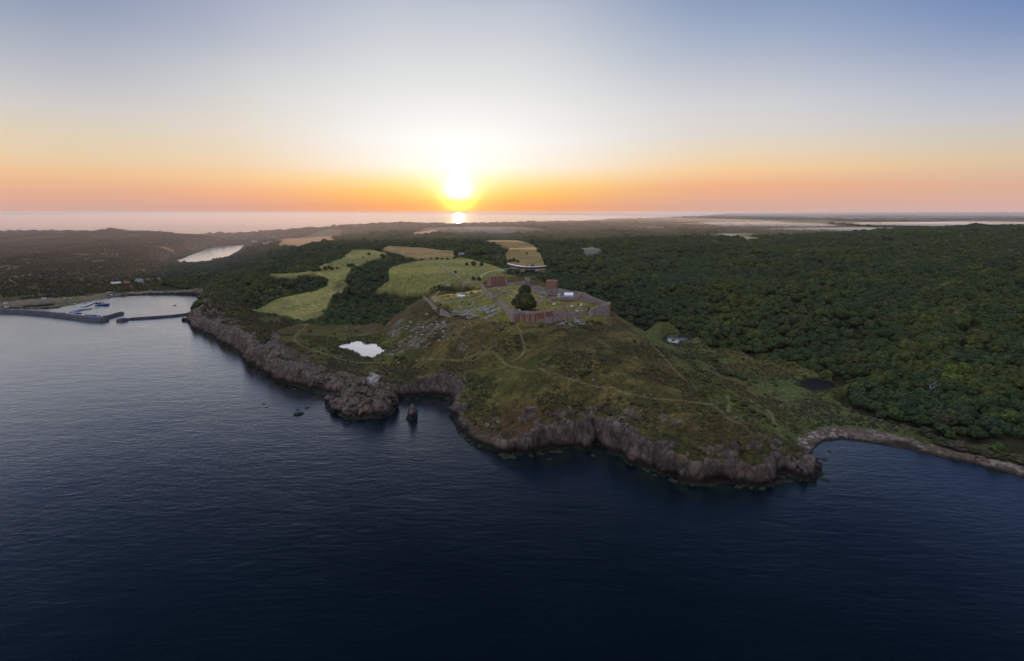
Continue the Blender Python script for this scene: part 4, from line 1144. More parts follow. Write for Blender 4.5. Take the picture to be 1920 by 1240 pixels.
for p in rel[:-1]:
    MB().bar((p[0], p[1], p[2] - 9), (p[0], p[1], p[2] - .4), .35, 8).build('pier', M_CONC, root)

x, y, gz = at((875, 519))
root = empty('monument', (x, y, gz)); tag(root, 'slim stone pillar monument standing in the field above the yard', 'monument')
MB().box((0, 0, .5), (2.2, 2.2, 1.0)).build('plinth', M_STONE2, root); MB().box((0, 0, 3.4), (1.0, 1.0, 4.8), 0, .6).build('shaft', M_STONE2, root)
x, y, gz = at((865, 557))
root = empty('marquee', (x, y, gz), R(-2)); tag(root, 'long low white tent on the grass of the outer yard', 'tent')
MB().box((0, 0, .9), (10, 3, 1.8)).build('side', M_TENT, root)
rf = MB(); rf.add([(-5.2, -1.7, 1.8), (5.2, -1.7, 1.8), (5.2, 1.7, 1.8), (-5.2, 1.7, 1.8), (-5.2, 0, 2.9), (5.2, 0, 2.9)], [(0, 1, 5, 4), (2, 3, 4, 5), (0, 4, 3), (1, 2, 5), (0, 3, 2, 1)]); rf.build('roof', M_TENT, root)

def vehicle(name, u, v, z, L, Wd_, Hh, body, label, cat, rz=0.0, cab=True, group=None, roof=None):
    x, y, gz = at((u, v + .6))
    r = empty(name, (x, y, gz), rz); tag(r, label, cat, group)
    bd = MB().box((0, 0, .35 + Hh * .3), (L, Wd_, Hh * .6)).build('body', body, r)
    MB().box((-.1 * L, 0, .35 + Hh * .6 + Hh * .2), (L * (.62 if cab else .95), Wd_ * .92, Hh * .4), 0, .88).build('cabin', roof or body, r)
    MB().box((-.1 * L, 0, .35 + Hh * .6 + Hh * .17), (L * (.66 if cab else .97), Wd_ * .94, Hh * .2), 0, .95).build('window', M_GLASS, r)
    for sx in (-.3, .3):
        for sy in (-1, 1):
            MB().bar((sx * L, sy * Wd_ * .5, .38), (sx * L, sy * Wd_ * .38, .38), .38, 10).build('wheel', M_DARK, r)
    return r
vehicle('box_truck', 833.5, 537, 60, 7, 2.6, 3.4, M_TARP, 'blue sided truck parked behind the outer yard', 'truck', R(5), False)
vehicle('box_truck', 840.8, 536.3, 60, 8, 2.6, 3.6, M_WHITE, 'white topped truck parked beside the blue one', 'truck', R(5), False)
for (u, v, z, lab) in ((1038.5, 572, 70, 'small white cabin on the grass below the tall tower'), (1072, 573.5, 70, 'small pale blue cabin below the scaffolding'), (1082, 577.5, 69.5, 'small white table shaped cabin behind the sea wall'), (1089, 571.5, 70, 'tiny white box beside the round tower')):
    x, y = P(u, v, z); gz = ground(x, y)
    r = empty('site_cabin', (x, y, gz)); tag(r, lab, 'cabin', 'site cabins in the castle')
    MB().box((0, 0, .9), (3.0, 1.8, 1.8)).build('wall', M_WHITE, r); MB().box((0, 0, 1.92), (3.3, 2.1, .2)).build('roof', M_TENT, r)

# ------------------------------------------------------------------ rocks in the sea
def ico(sub):
    bmx = bmesh.new(); bmesh.ops.create_icosphere(bmx, subdivisions=sub, radius=1.0)
    v = np.array([tuple(q.co) for q in bmx.verts]); f = [tuple(q.index for q in p.verts) for p in bmx.faces]; bmx.free()
    return v, f
M_ROCK, N, b = new_mat('sea_cliff_rock')
pos = N.n('ShaderNodeNewGeometry').outputs['Position']
rc, rh = rock_nodes(N, pos)
gn = N.n('ShaderNodeSeparateXYZ'); N.l(N.n('ShaderNodeNewGeometry').outputs['Normal'], gn.inputs[0])
sp = N.n('ShaderNodeSeparateXYZ'); N.l(pos, sp.inputs[0])
gr_ = N.math('MULTIPLY', N.ramp(N.math('ADD', gn.outputs['Z'], N.math('MULTIPLY_ADD', N.noise(pos, .12, 4, .7), .8, -.4)), [(.80, (0, 0, 0)), (.92, (1, 1, 1))]), N.ramp(N.math('DIVIDE', sp.outputs['Z'], 20.0), [(.35, (0, 0, 0)), (.55, (1, 1, 1))]))
rc = N.mix(N.math('MULTIPLY', gr_, .8), rc, (.075, .085, .035))
gu = N.vmath('DISTANCE', pos, (*P(699, 712, 23), 23.0), out=1)
rc = N.mix(N.ramp(N.math('DIVIDE', N.math('ADD', gu, N.math('MULTIPLY', N.noise(pos, .3, 4), 8.0)), 20.0), [(.42, (1, 1, 1)), (.62, (0, 0, 0))]), rc, (.50, .46, .40))
N.l(rc, b.inputs['Base Color']); b.inputs['Roughness'].default_value = .92; bump(N, b, rh, .8, 1.2)
def islet(name, outline, tops, wcl, label, res=.8, amp=2.2, seed=0, top_rough=4.0):
    """rock rising from the sea inside an outline, crown heights given as (x, y, z)"""
    pts = np.array(outline); x0, y0 = pts.min(0) - 6; x1, y1 = pts.max(0) + 6
    gx_ = np.arange(x0, x1, res); gy_ = np.arange(y0, y1, res)
    XX, YY = np.meshgrid(gx_, gy_)
    d = seg_dist(XX, YY, pts); ins = inside(XX, YY, pts); s = np.where(ins, d, -d)
    s = s + fbm2(XX, YY, 14, 4, seed) * 4 + fbm2(XX, YY, 5, 2, seed + 5) * 1.2
    top = np.full(XX.shape, 2.0)
    for tx, ty, tz, tr in tops:
        q = tz * (1 - np.clip(np.hypot(XX - tx, YY - ty) / tr, 0, 1) ** 1.35); top = np.maximum(top, q) + .25 * np.minimum(top, q) * (q > 0) * .3
    top = top + fbm2(XX, YY, 16, 4, seed + 7) * top_rough
    Hh = np.where(s > 0, np.maximum(top, 1) * (1 - np.exp(-np.maximum(s, 0) / (wcl * .55))) , s * 1.2)
    gy1, gx1 = np.gradient(Hh, res); nz1 = 1 / np.sqrt(1 + gx1 ** 2 + gy1 ** 2)
    D = ridge3(XX, YY, Hh * .6, 12, 4, seed + 9) * amp + ridge3(XX, YY, Hh * .5, 30, 2, seed + 3) * amp * .8
    D = D * .5 + crag(XX, YY, Hh, .9, seed + 20) * (amp / 2.6)
    D = D * sstep(-1, 4, Hh)
    Xq = XX - gx1 * nz1 * D; Yq = YY - gy1 * nz1 * D; Zq = Hh + nz1 * D * .8
    c = pts.mean(0); V = np.stack([Xq.ravel() - c[0], Yq.ravel() - c[1], Zq.ravel()], 1)
    a, b_ = Hh.shape; q = np.arange(a * b_).reshape(a, b_)
    Q = np.stack([q[:-1, :-1], q[:-1, 1:], q[1:, 1:], q[1:, :-1]], -1).reshape(-1, 4)
    Q = Q[(Zq.ravel()[Q] > -1.5).any(1)]; us = np.unique(Q); rm = np.full(a * b_, -1); rm[us] = np.arange(len(us))
    o = new_mesh_obj(name, V[us].tolist(), rm[Q].tolist(), M_ROCK, None, False)
    o.location = (c[0], c[1], 0); tag(o, label, 'rock'); return o
big = [P(u, v, 0) for u, v in ((578,744),(590,752),(606,752),(612,770),(632,776),(640,784),(680,787),(716,785),(734,778),(742,762),(750,744),(748,732),(735,728),(700,722),(650,728),(618,733))]
tops = [(*P(698, 716, 20), 27, 30), (*P(733, 738, 14), 21, 24), (*P(664, 742, 11), 16, 24), (*P(612, 750, 5), 9, 17), (*P(640, 764, 6), 12, 19), (*P(700, 764, 8), 17, 27), (*P(588, 748, 1), 4, 9)]
islet('sea_stack', big, tops, 8, 'large craggy rock with a pale streaked top rising from the sea by the cove', .7, 3.4, 5)
sm = [P(u, v, 0) for u, v in ((761,780),(768,788),(777,788),(785,780),(782,770),(768,768))]
islet('sea_stack', sm, [(*P(774, 779, 2), 13, 6.5)], 1.4, 'small pointed dark rock standing alone in the cove', .4, .5, 25, 0.0)
def rock_v(seed, sub=2, flat=.6, amp=.28):
    v, f = ico(sub)
    n = ridge3(v[:, 0] + seed * 7.1, v[:, 1], v[:, 2], 1.1, 3, seed)
    v = v * (1 + amp * n)[:, None]; v[:, 2] *= flat
    return v, f
def put_rock(name, u, v_, z, s, mat, label, cat='rock', group=None, seed=0, flat=.6, stretch=1.0):
    vv, ff = rock_v(seed, 2, flat)
    x, y = P(u, v_, z)
    o = new_mesh_obj(name, (vv * s * np.array([stretch, 1, 1])).tolist(), ff, mat); o.location = (x, y, z); o.rotation_euler = (0, 0, seed * 1.3)
    return tag(o, label, cat, group)
put_rock('rock', 345.5, 600.3, .5, 4.6, M_ROCK, 'left one of two round dark rocks by the long mole', seed=1, flat=.9)
put_rock('rock', 351.5, 601.0, .5, 4.2, M_ROCK, 'right one of two round dark rocks by the long mole', seed=2, flat=.9)
for i, (u, v_, s, lab) in enumerate(((559, 777, 3.2, 'low weedy rock awash left of the large craggy rock'), (572, 743.5, 1.6, 'small dark rock just off the tip of the large craggy rock'), (576, 765, 1.5, 'tiny rock in open water left of the large craggy rock'),
        (558, 769, 1.4, 'tiny rock just above the low weedy rock'), (538, 739, 1.3, 'lone tiny rock off the left cliffs'), (327.5, 573.5, 2.2, 'lone dark rock inside the harbour basin'), (358, 583.5, 1.2, 'small dark rock near the right shore of the harbour'))):
    put_rock('rock', u, v_, .0, s, M_ROCK, lab, seed=i + 3, flat=.45, stretch=1.5)
skr = [(948,857,3.2),(958,858,2.4),(940,853,2.0),(996,855,1.6),(1030,862,1.4),(1112,855,1.7),(1228,892,1.5),(900,834,1.8),(880,826,2.0),(648,793,1.6),(660,798,1.3),(628,790,1.4),(1538,888,2.4),(1548,900,2.2),(1536,870,1.8),(1545,862,1.7),(1530,860,1.5),(1556,848,1.3),(495,758,1.3),(500,764,1.1),(1262,903,1.8),(1300,910,1.6),(1385,914,1.5),(1476,903,2.2),(1215,884,1.6),(870,812,1.8),(862,790,1.6)]
_cp = [(u, v) for u, v, w in COAST_PX if 360 < u < 1545 and w < 16]
_rr = random.Random(77)
for _i in range(105):
    _k = _rr.randrange(len(_cp) - 1); _f = _rr.random(); a_, b_ = _cp[_k], _cp[_k + 1]
    if abs(a_[0] - b_[0]) > 60: continue
    skr.append((a_[0] + (b_[0] - a_[0]) * _f + _rr.uniform(-4, 4), a_[1] + (b_[1] - a_[1]) * _f + _rr.uniform(-1, 7), _rr.uniform(.8, 2.3)))
for i, (u, v_, s) in enumerate(skr):
    put_rock('rock', u, v_, -.25 * s * .4, s, M_ROCK, 'low dark wave washed rock at the foot of the cliffs', group='rocks awash below the cliffs', seed=30 + i, flat=.4, stretch=1.6)

# boulders lying on the castle slopes
bproto = []
for s in range(5):
    v, f = rock_v(200 + s, 2, .75, .32)
    me_ = bpy.data.meshes.new('boulder'); me_.from_pydata(v.tolist(), [], f); me_.materials.append(M_BOULDER); bproto.append(me_)
spots = []
rb = random.Random(5)
def scatter_px(n, poly_fn, size):
    k = 0
    while k < n:
        u, v_ = poly_fn()
        spots.append((u, v_, rb.uniform(*size))); k += 1
scatter_px(62, lambda: (rb.gauss(895, 26), rb.gauss(584, 6.0)), (.9, 2.6))
scatter_px(56, lambda: (lambda a: (730 + a * 115 + rb.gauss(0, 12), 650 - a * 48 + rb.gauss(0, 16)))(rb.random()), (.7, 2.2))
scatter_px(26, lambda: (rb.gauss(1000, 18), rb.gauss(548, 4)), (.8, 1.8))
scatter_px(22, lambda: (rb.gauss(1008, 10), rb.gauss(562, 6)), (.8, 2.0))
scatter_px(40, lambda: (rb.uniform(1030, 1095), 598 + rb.gauss(6, 4)), (.7, 1.6))
scatter_px(22, lambda: (rb.gauss(880, 50), rb.gauss(625, 12)), (.6, 1.3))
scatter_px(12, lambda: (rb.uniform(980, 1450), rb.uniform(640, 760)), (.5, .9))
scatter_px(30, lambda: (rb.gauss(930, 20), rb.gauss(547, 5)), (.7, 1.5))
bq = at([(u, v_) for u, v_, s in spots]); bp_ = bq[:, :2]; bh = bq[:, 2]
for i, ((u, v_, s), (x, y), z) in enumerate(zip(spots, bp_, bh)):
    o = bpy.data.objects.new('boulder', bproto[i % 5]); COL.objects.link(o)
    o.location = (x, y, z + .15 * s); o.scale = (s * rb.uniform(.8, 1.5), s, s * rb.uniform(.7, 1.1)); o.rotation_euler = (0, 0, rb.uniform(0, 6))
    tag(o, 'pale grey boulder bedded in the grass around the castle', 'boulder', 'pale boulders around the castle')

# ------------------------------------------------------------------ trees
def crown_mesh(name, seed, lobes, leaf=900, mat=M_LEAF, kind='round'):
    """foliage made of many leaf clumps over uneven boughs; unit crown, radius about 1"""
    r = np.random.RandomState(seed); v0, f0 = ico(2)
    V = []; F = []; nb_ = 0; cs = []
    for i in range(lobes):
        a = i * 2.39996 + r.uniform(-.4, .4)
        if kind == 'cone':
            h = (i + .5) / lobes; rr = (1 - h) * .45 * r.uniform(.7, 1.2); c = np.array([rr * math.cos(a), rr * math.sin(a), .15 + h * 2.3]); s = .12 + .42 * (1 - h)
            sc3 = np.array([s, s, s * .7])
        else:
            k = math.sqrt((i + .3) / lobes); rr = .66 * k; z = .95 - .45 * k ** 2.2 + r.uniform(-.14, .14)
            c = np.array([rr * math.cos(a), rr * math.sin(a), z]); s = r.uniform(.26, .42); sc3 = np.array([s, s, s * r.uniform(.62, .9)])
        cs.append((c, sc3))
        n = noise3(v0[:, 0] * 2.3 + i * 5, v0[:, 1] * 2.3, v0[:, 2] * 2.3 + seed, seed)
        vv = c + v0 * sc3 * (1 + .30 * n)[:, None]
        V.append(vv); F += [tuple(nb_ + q for q in f) for f in f0]; nb_ += len(vv)
    # under-body so no daylight shows through the base
    vv = np.array([0, 0, .45 if kind != 'cone' else .8]) + v0 * np.array([.72, .72, .42]) * (1 if kind != 'cone' else .45); V.append(vv); F += [tuple(nb_ + q for q in f) for f in f0]; nb_ += len(vv)
    L = []
    for i in range(leaf):
        c, sc3 = cs[r.randint(len(cs))]
        d = r.normal(size=3); d[2] = abs(d[2]) * .9 - .15; d /= np.linalg.norm(d)
        p = c + d * sc3 * r.uniform(.92, 1.22)
        s = r.uniform(.045, .095)
        t1_ = np.cross(d, r.normal(size=3)); t1_ /= np.linalg.norm(t1_) + 1e-6; t2_ = np.cross(d + r.normal(size=3) * .5, t1_)
        t2_ /= np.linalg.norm(t2_) + 1e-6
        L += [p - t1_ * s, p + t2_ * s * .8, p + t1_ * s, p - t2_ * s * .8 + d * s * .4]
        F.append((nb_, nb_ + 1, nb_ + 2, nb_ + 3)); nb_ += 4
    V.append(np.array(L))
    me_ = bpy.data.meshes.new(name); me_.from_pydata(np.concatenate(V).tolist(), [], F); me_.materials.append(mat); me_.update()
    return me_
crowns = [crown_mesh('crown', 300 + i, 15 + i % 4 * 3, 950) for i in range(6)]
conif = crown_mesh('crown', 350, 16, 700, M_DARKLEAF, 'cone')
def trunk_mesh(seed, h=.7, mat=M_BARK):
    r = random.Random(seed); mb = MB()
    p = [Vector((0, 0, -.35)), Vector((.03, .02, .2)), Vector((.05, -.03, h * .75))]
    mb.bar(p[0], p[1], .085, 8, .060); mb.bar(p[1], p[2], .060, 8, .040)
    for k in range(5):
        a = k * 1.26 + r.uniform(-.3, .3)
        q = p[1] + (p[2] - p[1]) * r.uniform(.2, 1)
        mb.bar(q, q + Vector((math.cos(a) * .42, math.sin(a) * .42, .34)), .03, 5, .012)
    me_ = bpy.data.meshes.new('trunk'); me_.from_pydata(mb.v, [], mb.f); me_.materials.append(mat); me_.update(); return me_
trunks = [trunk_mesh(i) for i in range(3)]
def place_tree(x, y, z, r, hs, seed, label, group=None, name='tree', crown=None, cat='tree', matover=None):
    root = empty(name, (x, y, z), (seed * 2.1) % 6.28)
    tag(root, label, cat, group)
    c = bpy.data.objects.new('crown', crown or crowns[seed % 6]); COL.objects.link(c); c.parent = root; c.scale = (r, r * (0.9 + (seed % 5) * .05), r * hs)
    t = bpy.data.objects.new('trunk', trunks[seed % 3]); COL.objects.link(t); t.parent = root; t.scale = (r, r, r * hs)
    return root

rs = np.random.RandomState(42)
VILLAGE = hit([(458,457),(468,448),(520,441.5),(560,440),(548,449),(520,455),(490,463)])
def cand(y0, y1, sp, xr):
    out = []
    yv = np.arange(y0, y1, sp)
    for y in yv:
        w = min(xr, y * 1.06 + 120); n = int(2 * w / sp)
        xs_ = np.linspace(-w, w, n) + rs.uniform(-.42, .42, n) * sp
        out.append(np.stack([xs_, np.full(n, y) + rs.uniform(-.42, .42, n) * sp], 1))
    return np.concatenate(out)
bands = [(420, 1150, 8.8, 1.18), (1150, 2300, 11.5, 1.4), (2300, 4200, 19, 2.1), (4200, 7600, 36, 3.4), (7600, 13000, 75, 6.0), (13000, 24000, 150, 10.0)]
PX = []; PR = []; PHs = []
for (y0, y1, sp, sc_k) in bands:
    c = cand(y0, y1, sp, 1e9)
    z, info = land(c[:, 0], c[:, 1], y0 < 4000)
    ok = info['forest'] & (z > 1.5)
    c = c[ok]; z = z[ok]
    gapn = fbm2(c[:, 0], c[:, 1], 60, 3, 401) + 9 * (inside(c[:, 0], c[:, 1], VILLAGE) & (rs.uniform(size=len(c)) < .9))
    k2 = rs.uniform(size=len(c)) < (.94 - .25 * (gapn > .45) - .55 * (gapn > 5))
    c = c[k2]; z = z[k2]
    size = np.clip(1 + .55 * fbm2(c[:, 0], c[:, 1], 130, 3, 403) + rs.normal(0, .30, len(c)), .45, 2.0)
    z = z + fbm2(c[:, 0], c[:, 1], 45, 3, 407) * 4.0 * (size > .8) + rs.normal(0, .9, len(c)) - .6
    lw = (c[:, 0] / c[:, 1] > -.68) & (c[:, 0] / c[:, 1] < -.42) & (c[:, 1] > 1500) & (c[:, 1] < 3300); size = np.where(lw, size * .62, size)
    PX.append(np.concatenate([c, z[:, None]], 1)); PR.append(5.4 * size * sc_k); PHs.append(np.clip(rs.normal(1.12, .14, len(c)), .8, 1.5) / (sc_k ** .72))
FX = np.concatenate(PX); FR = np.concatenate(PR); FH = np.concatenate(PHs)
u_, v_, dep = proj(FX[:, 0], FX[:, 1], FX[:, 2])
inframe = (u_ > 4) & (u_ < 1916) & (v_ > 0) & (v_ < 1236)
order = np.argsort(np.where(inframe & (FX[:, 0] > 150), dep / np.sqrt(FR), 1e9))
pick = order[:262]
for i, k in enumerate(pick):
    x, y, z = FX[k]
    place_tree(x, y, z - .4, FR[k], FH[k], i, 'leafy tree in the nearest rows of the dense wood right of the castle hill', 'nearest trees of the wood')
# trees with a look of their own
special = [(1808,672,11,'bright yellow green round tree in the wood on the right',True),(1783,684,11,'wide yellow green tree just left of the brightest tree in the wood',True),(1678,768,7.5,'yellow green bushy tree low on the bank above the shingle',True),
           (1596,664,8,'pale green tree at the front edge of the wood',False),(1700,758,8,'rounded blue green tree on the bank above the shingle',False),(1732,708,9,'olive tree with bare limbs showing at its front',False),
           (1872,838,6,'low yellow green bush at the right end of the shingle',True),(1612,690,10,'broad round dark tree behind the dark pond',False),(1365,602,8,'pale yellowish tree deep in the wood',True)]
hp = hit([(a, b_) for a, b_, *_ in special]); hz_, _ = land(hp[:, 0], hp[:, 1])
bright = [crown_mesh('crown', 380 + i, 18, 950, M_BRIGHT) for i in range(2)]
for i, ((u, v_1, r, lab, br), (x, y), z) in enumerate(zip(special, hp, hz_)):
    place_tree(x, y, z + 1.0, r * .85, 1.25, 500 + i, lab, crown=bright[i % 2] if br else None)

# field trees that stand apart
field = [(691.6,478.5,4.5),(681,484,2.5),(654,500.5,5),(661,500,5),(610,506.5,5.5),(617,503.5,4.5),(622,506,4.5),(632,504,3),(588,509,5.5),(597,508,6),(717,484,7),(727,481,7),(747,487,6),(753,486,4),(771,490,4),(778,490,4),
         (796,487,2.5),(808,487,3.5),(819,487,4),(829,487,3),(838.6,487,3.5),(851,486,3),(875,498,4.5),(888,498,6.5),(902.6,498.5,5),(854,512,3),(887.5,524.5,4),(898.4,525.5,4),(987.5,477,3.5),(1009.5,472,6),(963,491,6),(956,492,5),(971,492,4),(998,501,4),(943,487,6)]
names_ = ['small round tree alone on the upper field','low dark bush on the upper field','left one of a pair of trees mid field','right one of a pair of trees mid field','leftmost tree of the small clump on the field edge','middle tree of the small clump on the field edge','right tree of the small clump on the field edge','tiny lone bush right of the field clump','left of two bushy trees beside the woodland tongue','right of two bushy trees beside the woodland tongue','tall dark tree left of the lane bend','taller dark tree right beside the lane bend','round tree at the top of the central wood','small tree behind the top of the central wood','left bush of a hedge by the lane','right bush of a hedge by the lane',
          'first small tree of the hedgerow under the tan field','second small tree of the hedgerow under the tan field','third tree of the hedgerow under the tan field','fourth small tree of the hedgerow under the tan field','fifth small tree of the hedgerow under the tan field','last small tree of the hedgerow by the track','small tree left of the round one on the castle field','larger round tree on the castle field','tree at the right end of the castle field row','low bush on the castle field','round dark tree on the grass left of the bridge path','second dark tree beside the bridge path','single bush in the dry field','round tree at the far end of the sheep road','tallest tree of the clump on the dry field','left tree of the clump on the dry field','right bush of the clump on the dry field','tree in front of the long curved building','tree at the wood corner beside the dry field']
hq = at([(a, b_) for a, b_, r in field]); hp = hq[:, :2]; hz_ = hq[:, 2]
for i, ((u, v_1, r), (x, y), z, lab) in enumerate(zip(field, hp, hz_, names_)):
    place_tree(x, y, z - .2, r, 1.15, 600 + i, lab, 'trees standing apart in the fields')
# the big courtyard tree
x, y = P(983, 582, 68); gz = ground(x, y)
bt = place_tree(x, y, gz, 15.0, 1.15, 900, 'huge spreading dark green tree in the castle courtyard', crown=crown_mesh('crown', 361, 40, 3200, M_OAK))
x, y = P(984, 571, 68)
place_tree(x, y + 6, ground(x, y + 6) + 5, 8.8, 1.38, 901, 'tall lighter green tree top behind the huge courtyard tree', crown=crown_mesh('crown', 362, 22, 1500, M_OAK))
x, y = P(1014.5, 620, 55); place_tree(x, y, ground(x, y), 3.6, 1.1, 902, 'single round yellow green bush on the slope below the sea wall', name='bush', cat='bush', crown=bright[0])

# bushes one can count on the slopes
bush = [(1046,613,3),(1083,628,2.5),(1110,604,4),(1125,608,4),(1150,612,3),(1190,640,3.5),(1100,700,5),(1092,704,4),(1270,650,4),(1285,668,5),(1300,673,5),(1262,640,4),(1247,635,4),(1300,684,5),(1320,665,3),(1330,672,6),(1338,677,6),(1352,698,8),(1362,704,8),(1375,705,7),(1384,708,7),(1392,712,7),(1342,688,5),
        (1405,722,4),(1415,718,4),(1310,698,5),(1325,715,6),(1345,722,5),(1375,752,4),(1395,760,6),(1410,772,5),(1425,780,5),(1440,792,4),(1452,800,3),(1455,724,3),(1350,660,4),(540,629,4.5),(541,645,3.5),(580,622,4.5),(627,627,4),(667,622,3.5),(531,600,6),(546,601,5),(625,660,4.5),(742,672,5),(755,672,5),(605,606,4),(640,607,3),(870,548,3.5),(852,551,3.2),(862,548,4),(884,550,3.5),(840,556,3),(826,573,3.5),(866,567,2.5),(875,541,4),(845,541,4),(838,547,3.5),(880,572,2.5),(808,543,4),(815,540,5),(822,538,5),(830,545,4),
        (960,608,4),(972,630,3),(1200,660,2),(1250,700,2),(1085,610,2.2),(1160,660,2),(940,620,3),(850,630,3),(1140,750,3),(1200,760,3.5),(1290,765,4),(1310,768,4),(1230,758,3.5),(1340,775,4),(870,745,4),(890,730,4.5),(910,742,3.5),(880,762,4),(1085,572,2.2)]
hq = at([(a, b_) for a, b_, r in bush]); hp = hq[:, :2]; hz_ = hq[:, 2]
bcr = [crown_mesh('crown', 700 + i, 9, 420, M_LEAF) for i in range(3)]
for i, ((u, v_1, r), (x, y), z) in enumerate(zip(bush, hp, hz_)):
    r *= .72
    o = bpy.data.objects.new('bush', bcr[i % 3]); COL.objects.link(o); o.location = (x, y, z - .15 * r); o.scale = (r * 1.15, r, r * .8); o.rotation_euler = (0, 0, i)
    tag(o, 'dark green rounded bush on the open slopes around the castle hill', 'bush', 'bushes on the open slopes')

# dead trees
def dead_tree(u, v_1, h, lab, wide=1.0):
    x, y = P(u, v_1, 15); z = ground(x, y); r = random.Random(int(u)); mb = MB()
    mb.bar((0, 0, -.5), (0, 0, h * .55), .3, 7, .2)
    br = MB()
    for k in range(9):
        a = r.uniform(0, 6.28); z0 = h * r.uniform(.3, .6); L = h * r.uniform(.3, .5)
        e = Vector((math.cos(a) * L * wide, math.sin(a) * L * wide, z0 + L * .8)); br.bar((0, 0, z0), e, .13, 5, .05)
        for q in range(2):
            s = Vector((0, 0, z0)).lerp(e, .6); br.bar(s, s + Vector((r.uniform(-1, 1), r.uniform(-1, 1), 1.0)) * L * .35, .07, 4, .03)
    root = empty('dead_tree', (x, y, z)); tag(root, lab, 'tree'); mb.build('trunk', M_DEAD, root); br.build('branch', M_DEAD, root)
dead_tree(648.5, 616, 9, 'bare bleached dead tree standing in the meadow above the pond')
x, y = P(1742, 740, 14)
dead_tree(1742, 742, 13, 'bare forked dead tree at the front of the wood on the right', 1.2)

# ------------------------------------------------------------------ woodland and scrub read as one mass
def scatter_stuff(name, pts, rad, hgt, protos, label, group_src):
    me_ = bpy.data.meshes.new(name); me_.from_pydata(pts.tolist(), [], [])
    n = len(pts)
    a1 = me_.attributes.new('scl', 'FLOAT_VECTOR', 'POINT'); s = np.stack([rad * rs.uniform(.9, 1.15, n), rad, rad * hgt], 1).astype(np.float32); a1.data.foreach_set('vector', s.ravel())
    a2 = me_.attributes.new('rot', 'FLOAT_VECTOR', 'POINT'); r = np.zeros((n, 3), np.float32); r[:, 2] = rs.uniform(0, 6.28, n); r[:, :2] = rs.normal(0, .06, (n, 2)); a2.data.foreach_set('vector', r.ravel())
    a3 = me_.attributes.new('pick', 'INT', 'POINT'); a3.data.foreach_set('value', rs.randint(0, len(protos), n).astype(np.int32))
    o = bpy.data.objects.new(name, me_); COL.objects.link(o); tag(o, label, None, None, 'stuff')
    ng = bpy.data.node_groups.new(name, 'GeometryNodeTree')
    ng.interface.new_socket('Geometry', in_out='INPUT', socket_type='NodeSocketGeometry'); ng.interface.new_socket('Geometry', in_out='OUTPUT', socket_type='NodeSocketGeometry')
    gi = ng.nodes.new('NodeGroupInput'); go = ng.nodes.new('NodeGroupOutput')
    iop = ng.nodes.new('GeometryNodeInstanceOnPoints'); jn = ng.nodes.new('GeometryNodeJoinGeometry')
    for p in protos:
        oi = ng.nodes.new('GeometryNodeObjectInfo'); oi.inputs['Object'].default_value = p; oi.inputs['As Instance'].default_value = True; oi.transform_space = 'ORIGINAL'
        ng.links.new(oi.outputs['Geometry'], jn.inputs[0])
    def na_(nm, ty):
        q = ng.nodes.new('GeometryNodeInputNamedAttribute'); q.data_type = ty; q.inputs['Name'].default_value = nm
        return [s for s in q.outputs if s.enabled][0]
    ng.links.new(gi.outputs[0], iop.inputs['Points']); ng.links.new(jn.outputs[0], iop.inputs['Instance'])
    iop.inputs['Pick Instance'].default_value = True
    ng.links.new(na_('pick', 'INT'), iop.inputs['Instance Index']); ng.links.new(na_('scl', 'FLOAT_VECTOR'), iop.inputs['Scale']); ng.links.new(na_('rot', 'FLOAT_VECTOR'), iop.inputs['Rotation'])
    ng.links.new(iop.outputs[0], go.inputs[0])
    md = o.modifiers.new('scatter', 'NODES'); md.node_group = ng
    return o
allcr = {}
for o in COL.objects:
    if o.name.startswith('crown') and o.data in crowns and o.data.name not in allcr: allcr[o.data.name] = o
protos = list(allcr.values())
rest = np.ones(len(FX), bool); rest[pick] = False
scatter_stuff('woodland', FX[rest], FR[rest], FH[rest], protos, 'dense mixed woodland rolling away behind the castle to the horizon', None)
# reeds ringing the ponds
rp = []
for k in ('meadow_pond', 'dark_pond', 'valley_pond'):
    zp, wp, pts = PONDW[k]; pa = np.array(pts); lo, hi = pa.min(0) - 8, pa.max(0) + 8
    q = rs.uniform(lo, hi, (2600, 2)); dd = seg_dist(q[:, 0], q[:, 1], pts); ii_ = inside(q[:, 0], q[:, 1], pts)
    nn_ = fbm2(q[:, 0], q[:, 1], 8, 3, 611)
    kk = (dd < 2.2 + 4.0 * nn_) | (~ii_ & (dd < 3.5 + 4 * nn_))
    q = q[kk]; rp.append(np.concatenate([q, np.full((len(q), 1), zp - .1)], 1))
rp = np.concatenate(rp)
rt_ = MB(); rr9 = random.Random(9)
for i in range(26):
    a = rr9.uniform(0, 6.28); d = rr9.uniform(0, .5); x0_, y0_ = math.cos(a) * d, math.sin(a) * d; w_ = .05
    tx, ty, tz = x0_ * 1.5 + rr9.uniform(-.1, .1), y0_ * 1.5 + rr9.uniform(-.1, .1), rr9.uniform(1.0, 1.7); ca_, sa_ = math.cos(a * 3) * w_, math.sin(a * 3) * w_
    rt_.add([(x0_ - ca_, y0_ - sa_, 0), (x0_ + ca_, y0_ + sa_, 0), (tx, ty, tz)], [(0, 1, 2)])
tuft = rt_.build('reed_tuft', plain('reed_green', (.115, .105, .05), .9, .3)); tuft.location = tuple(rp[0]); tag(tuft, 'single tuft of brown green reeds at the rim of the meadow pond', 'reeds')
scatter_stuff('reeds', rp, rs.uniform(.8, 1.5, len(rp)), rs.uniform(.7, 1.1, len(rp)), [tuft], 'brown green reeds fringing the ponds', None)
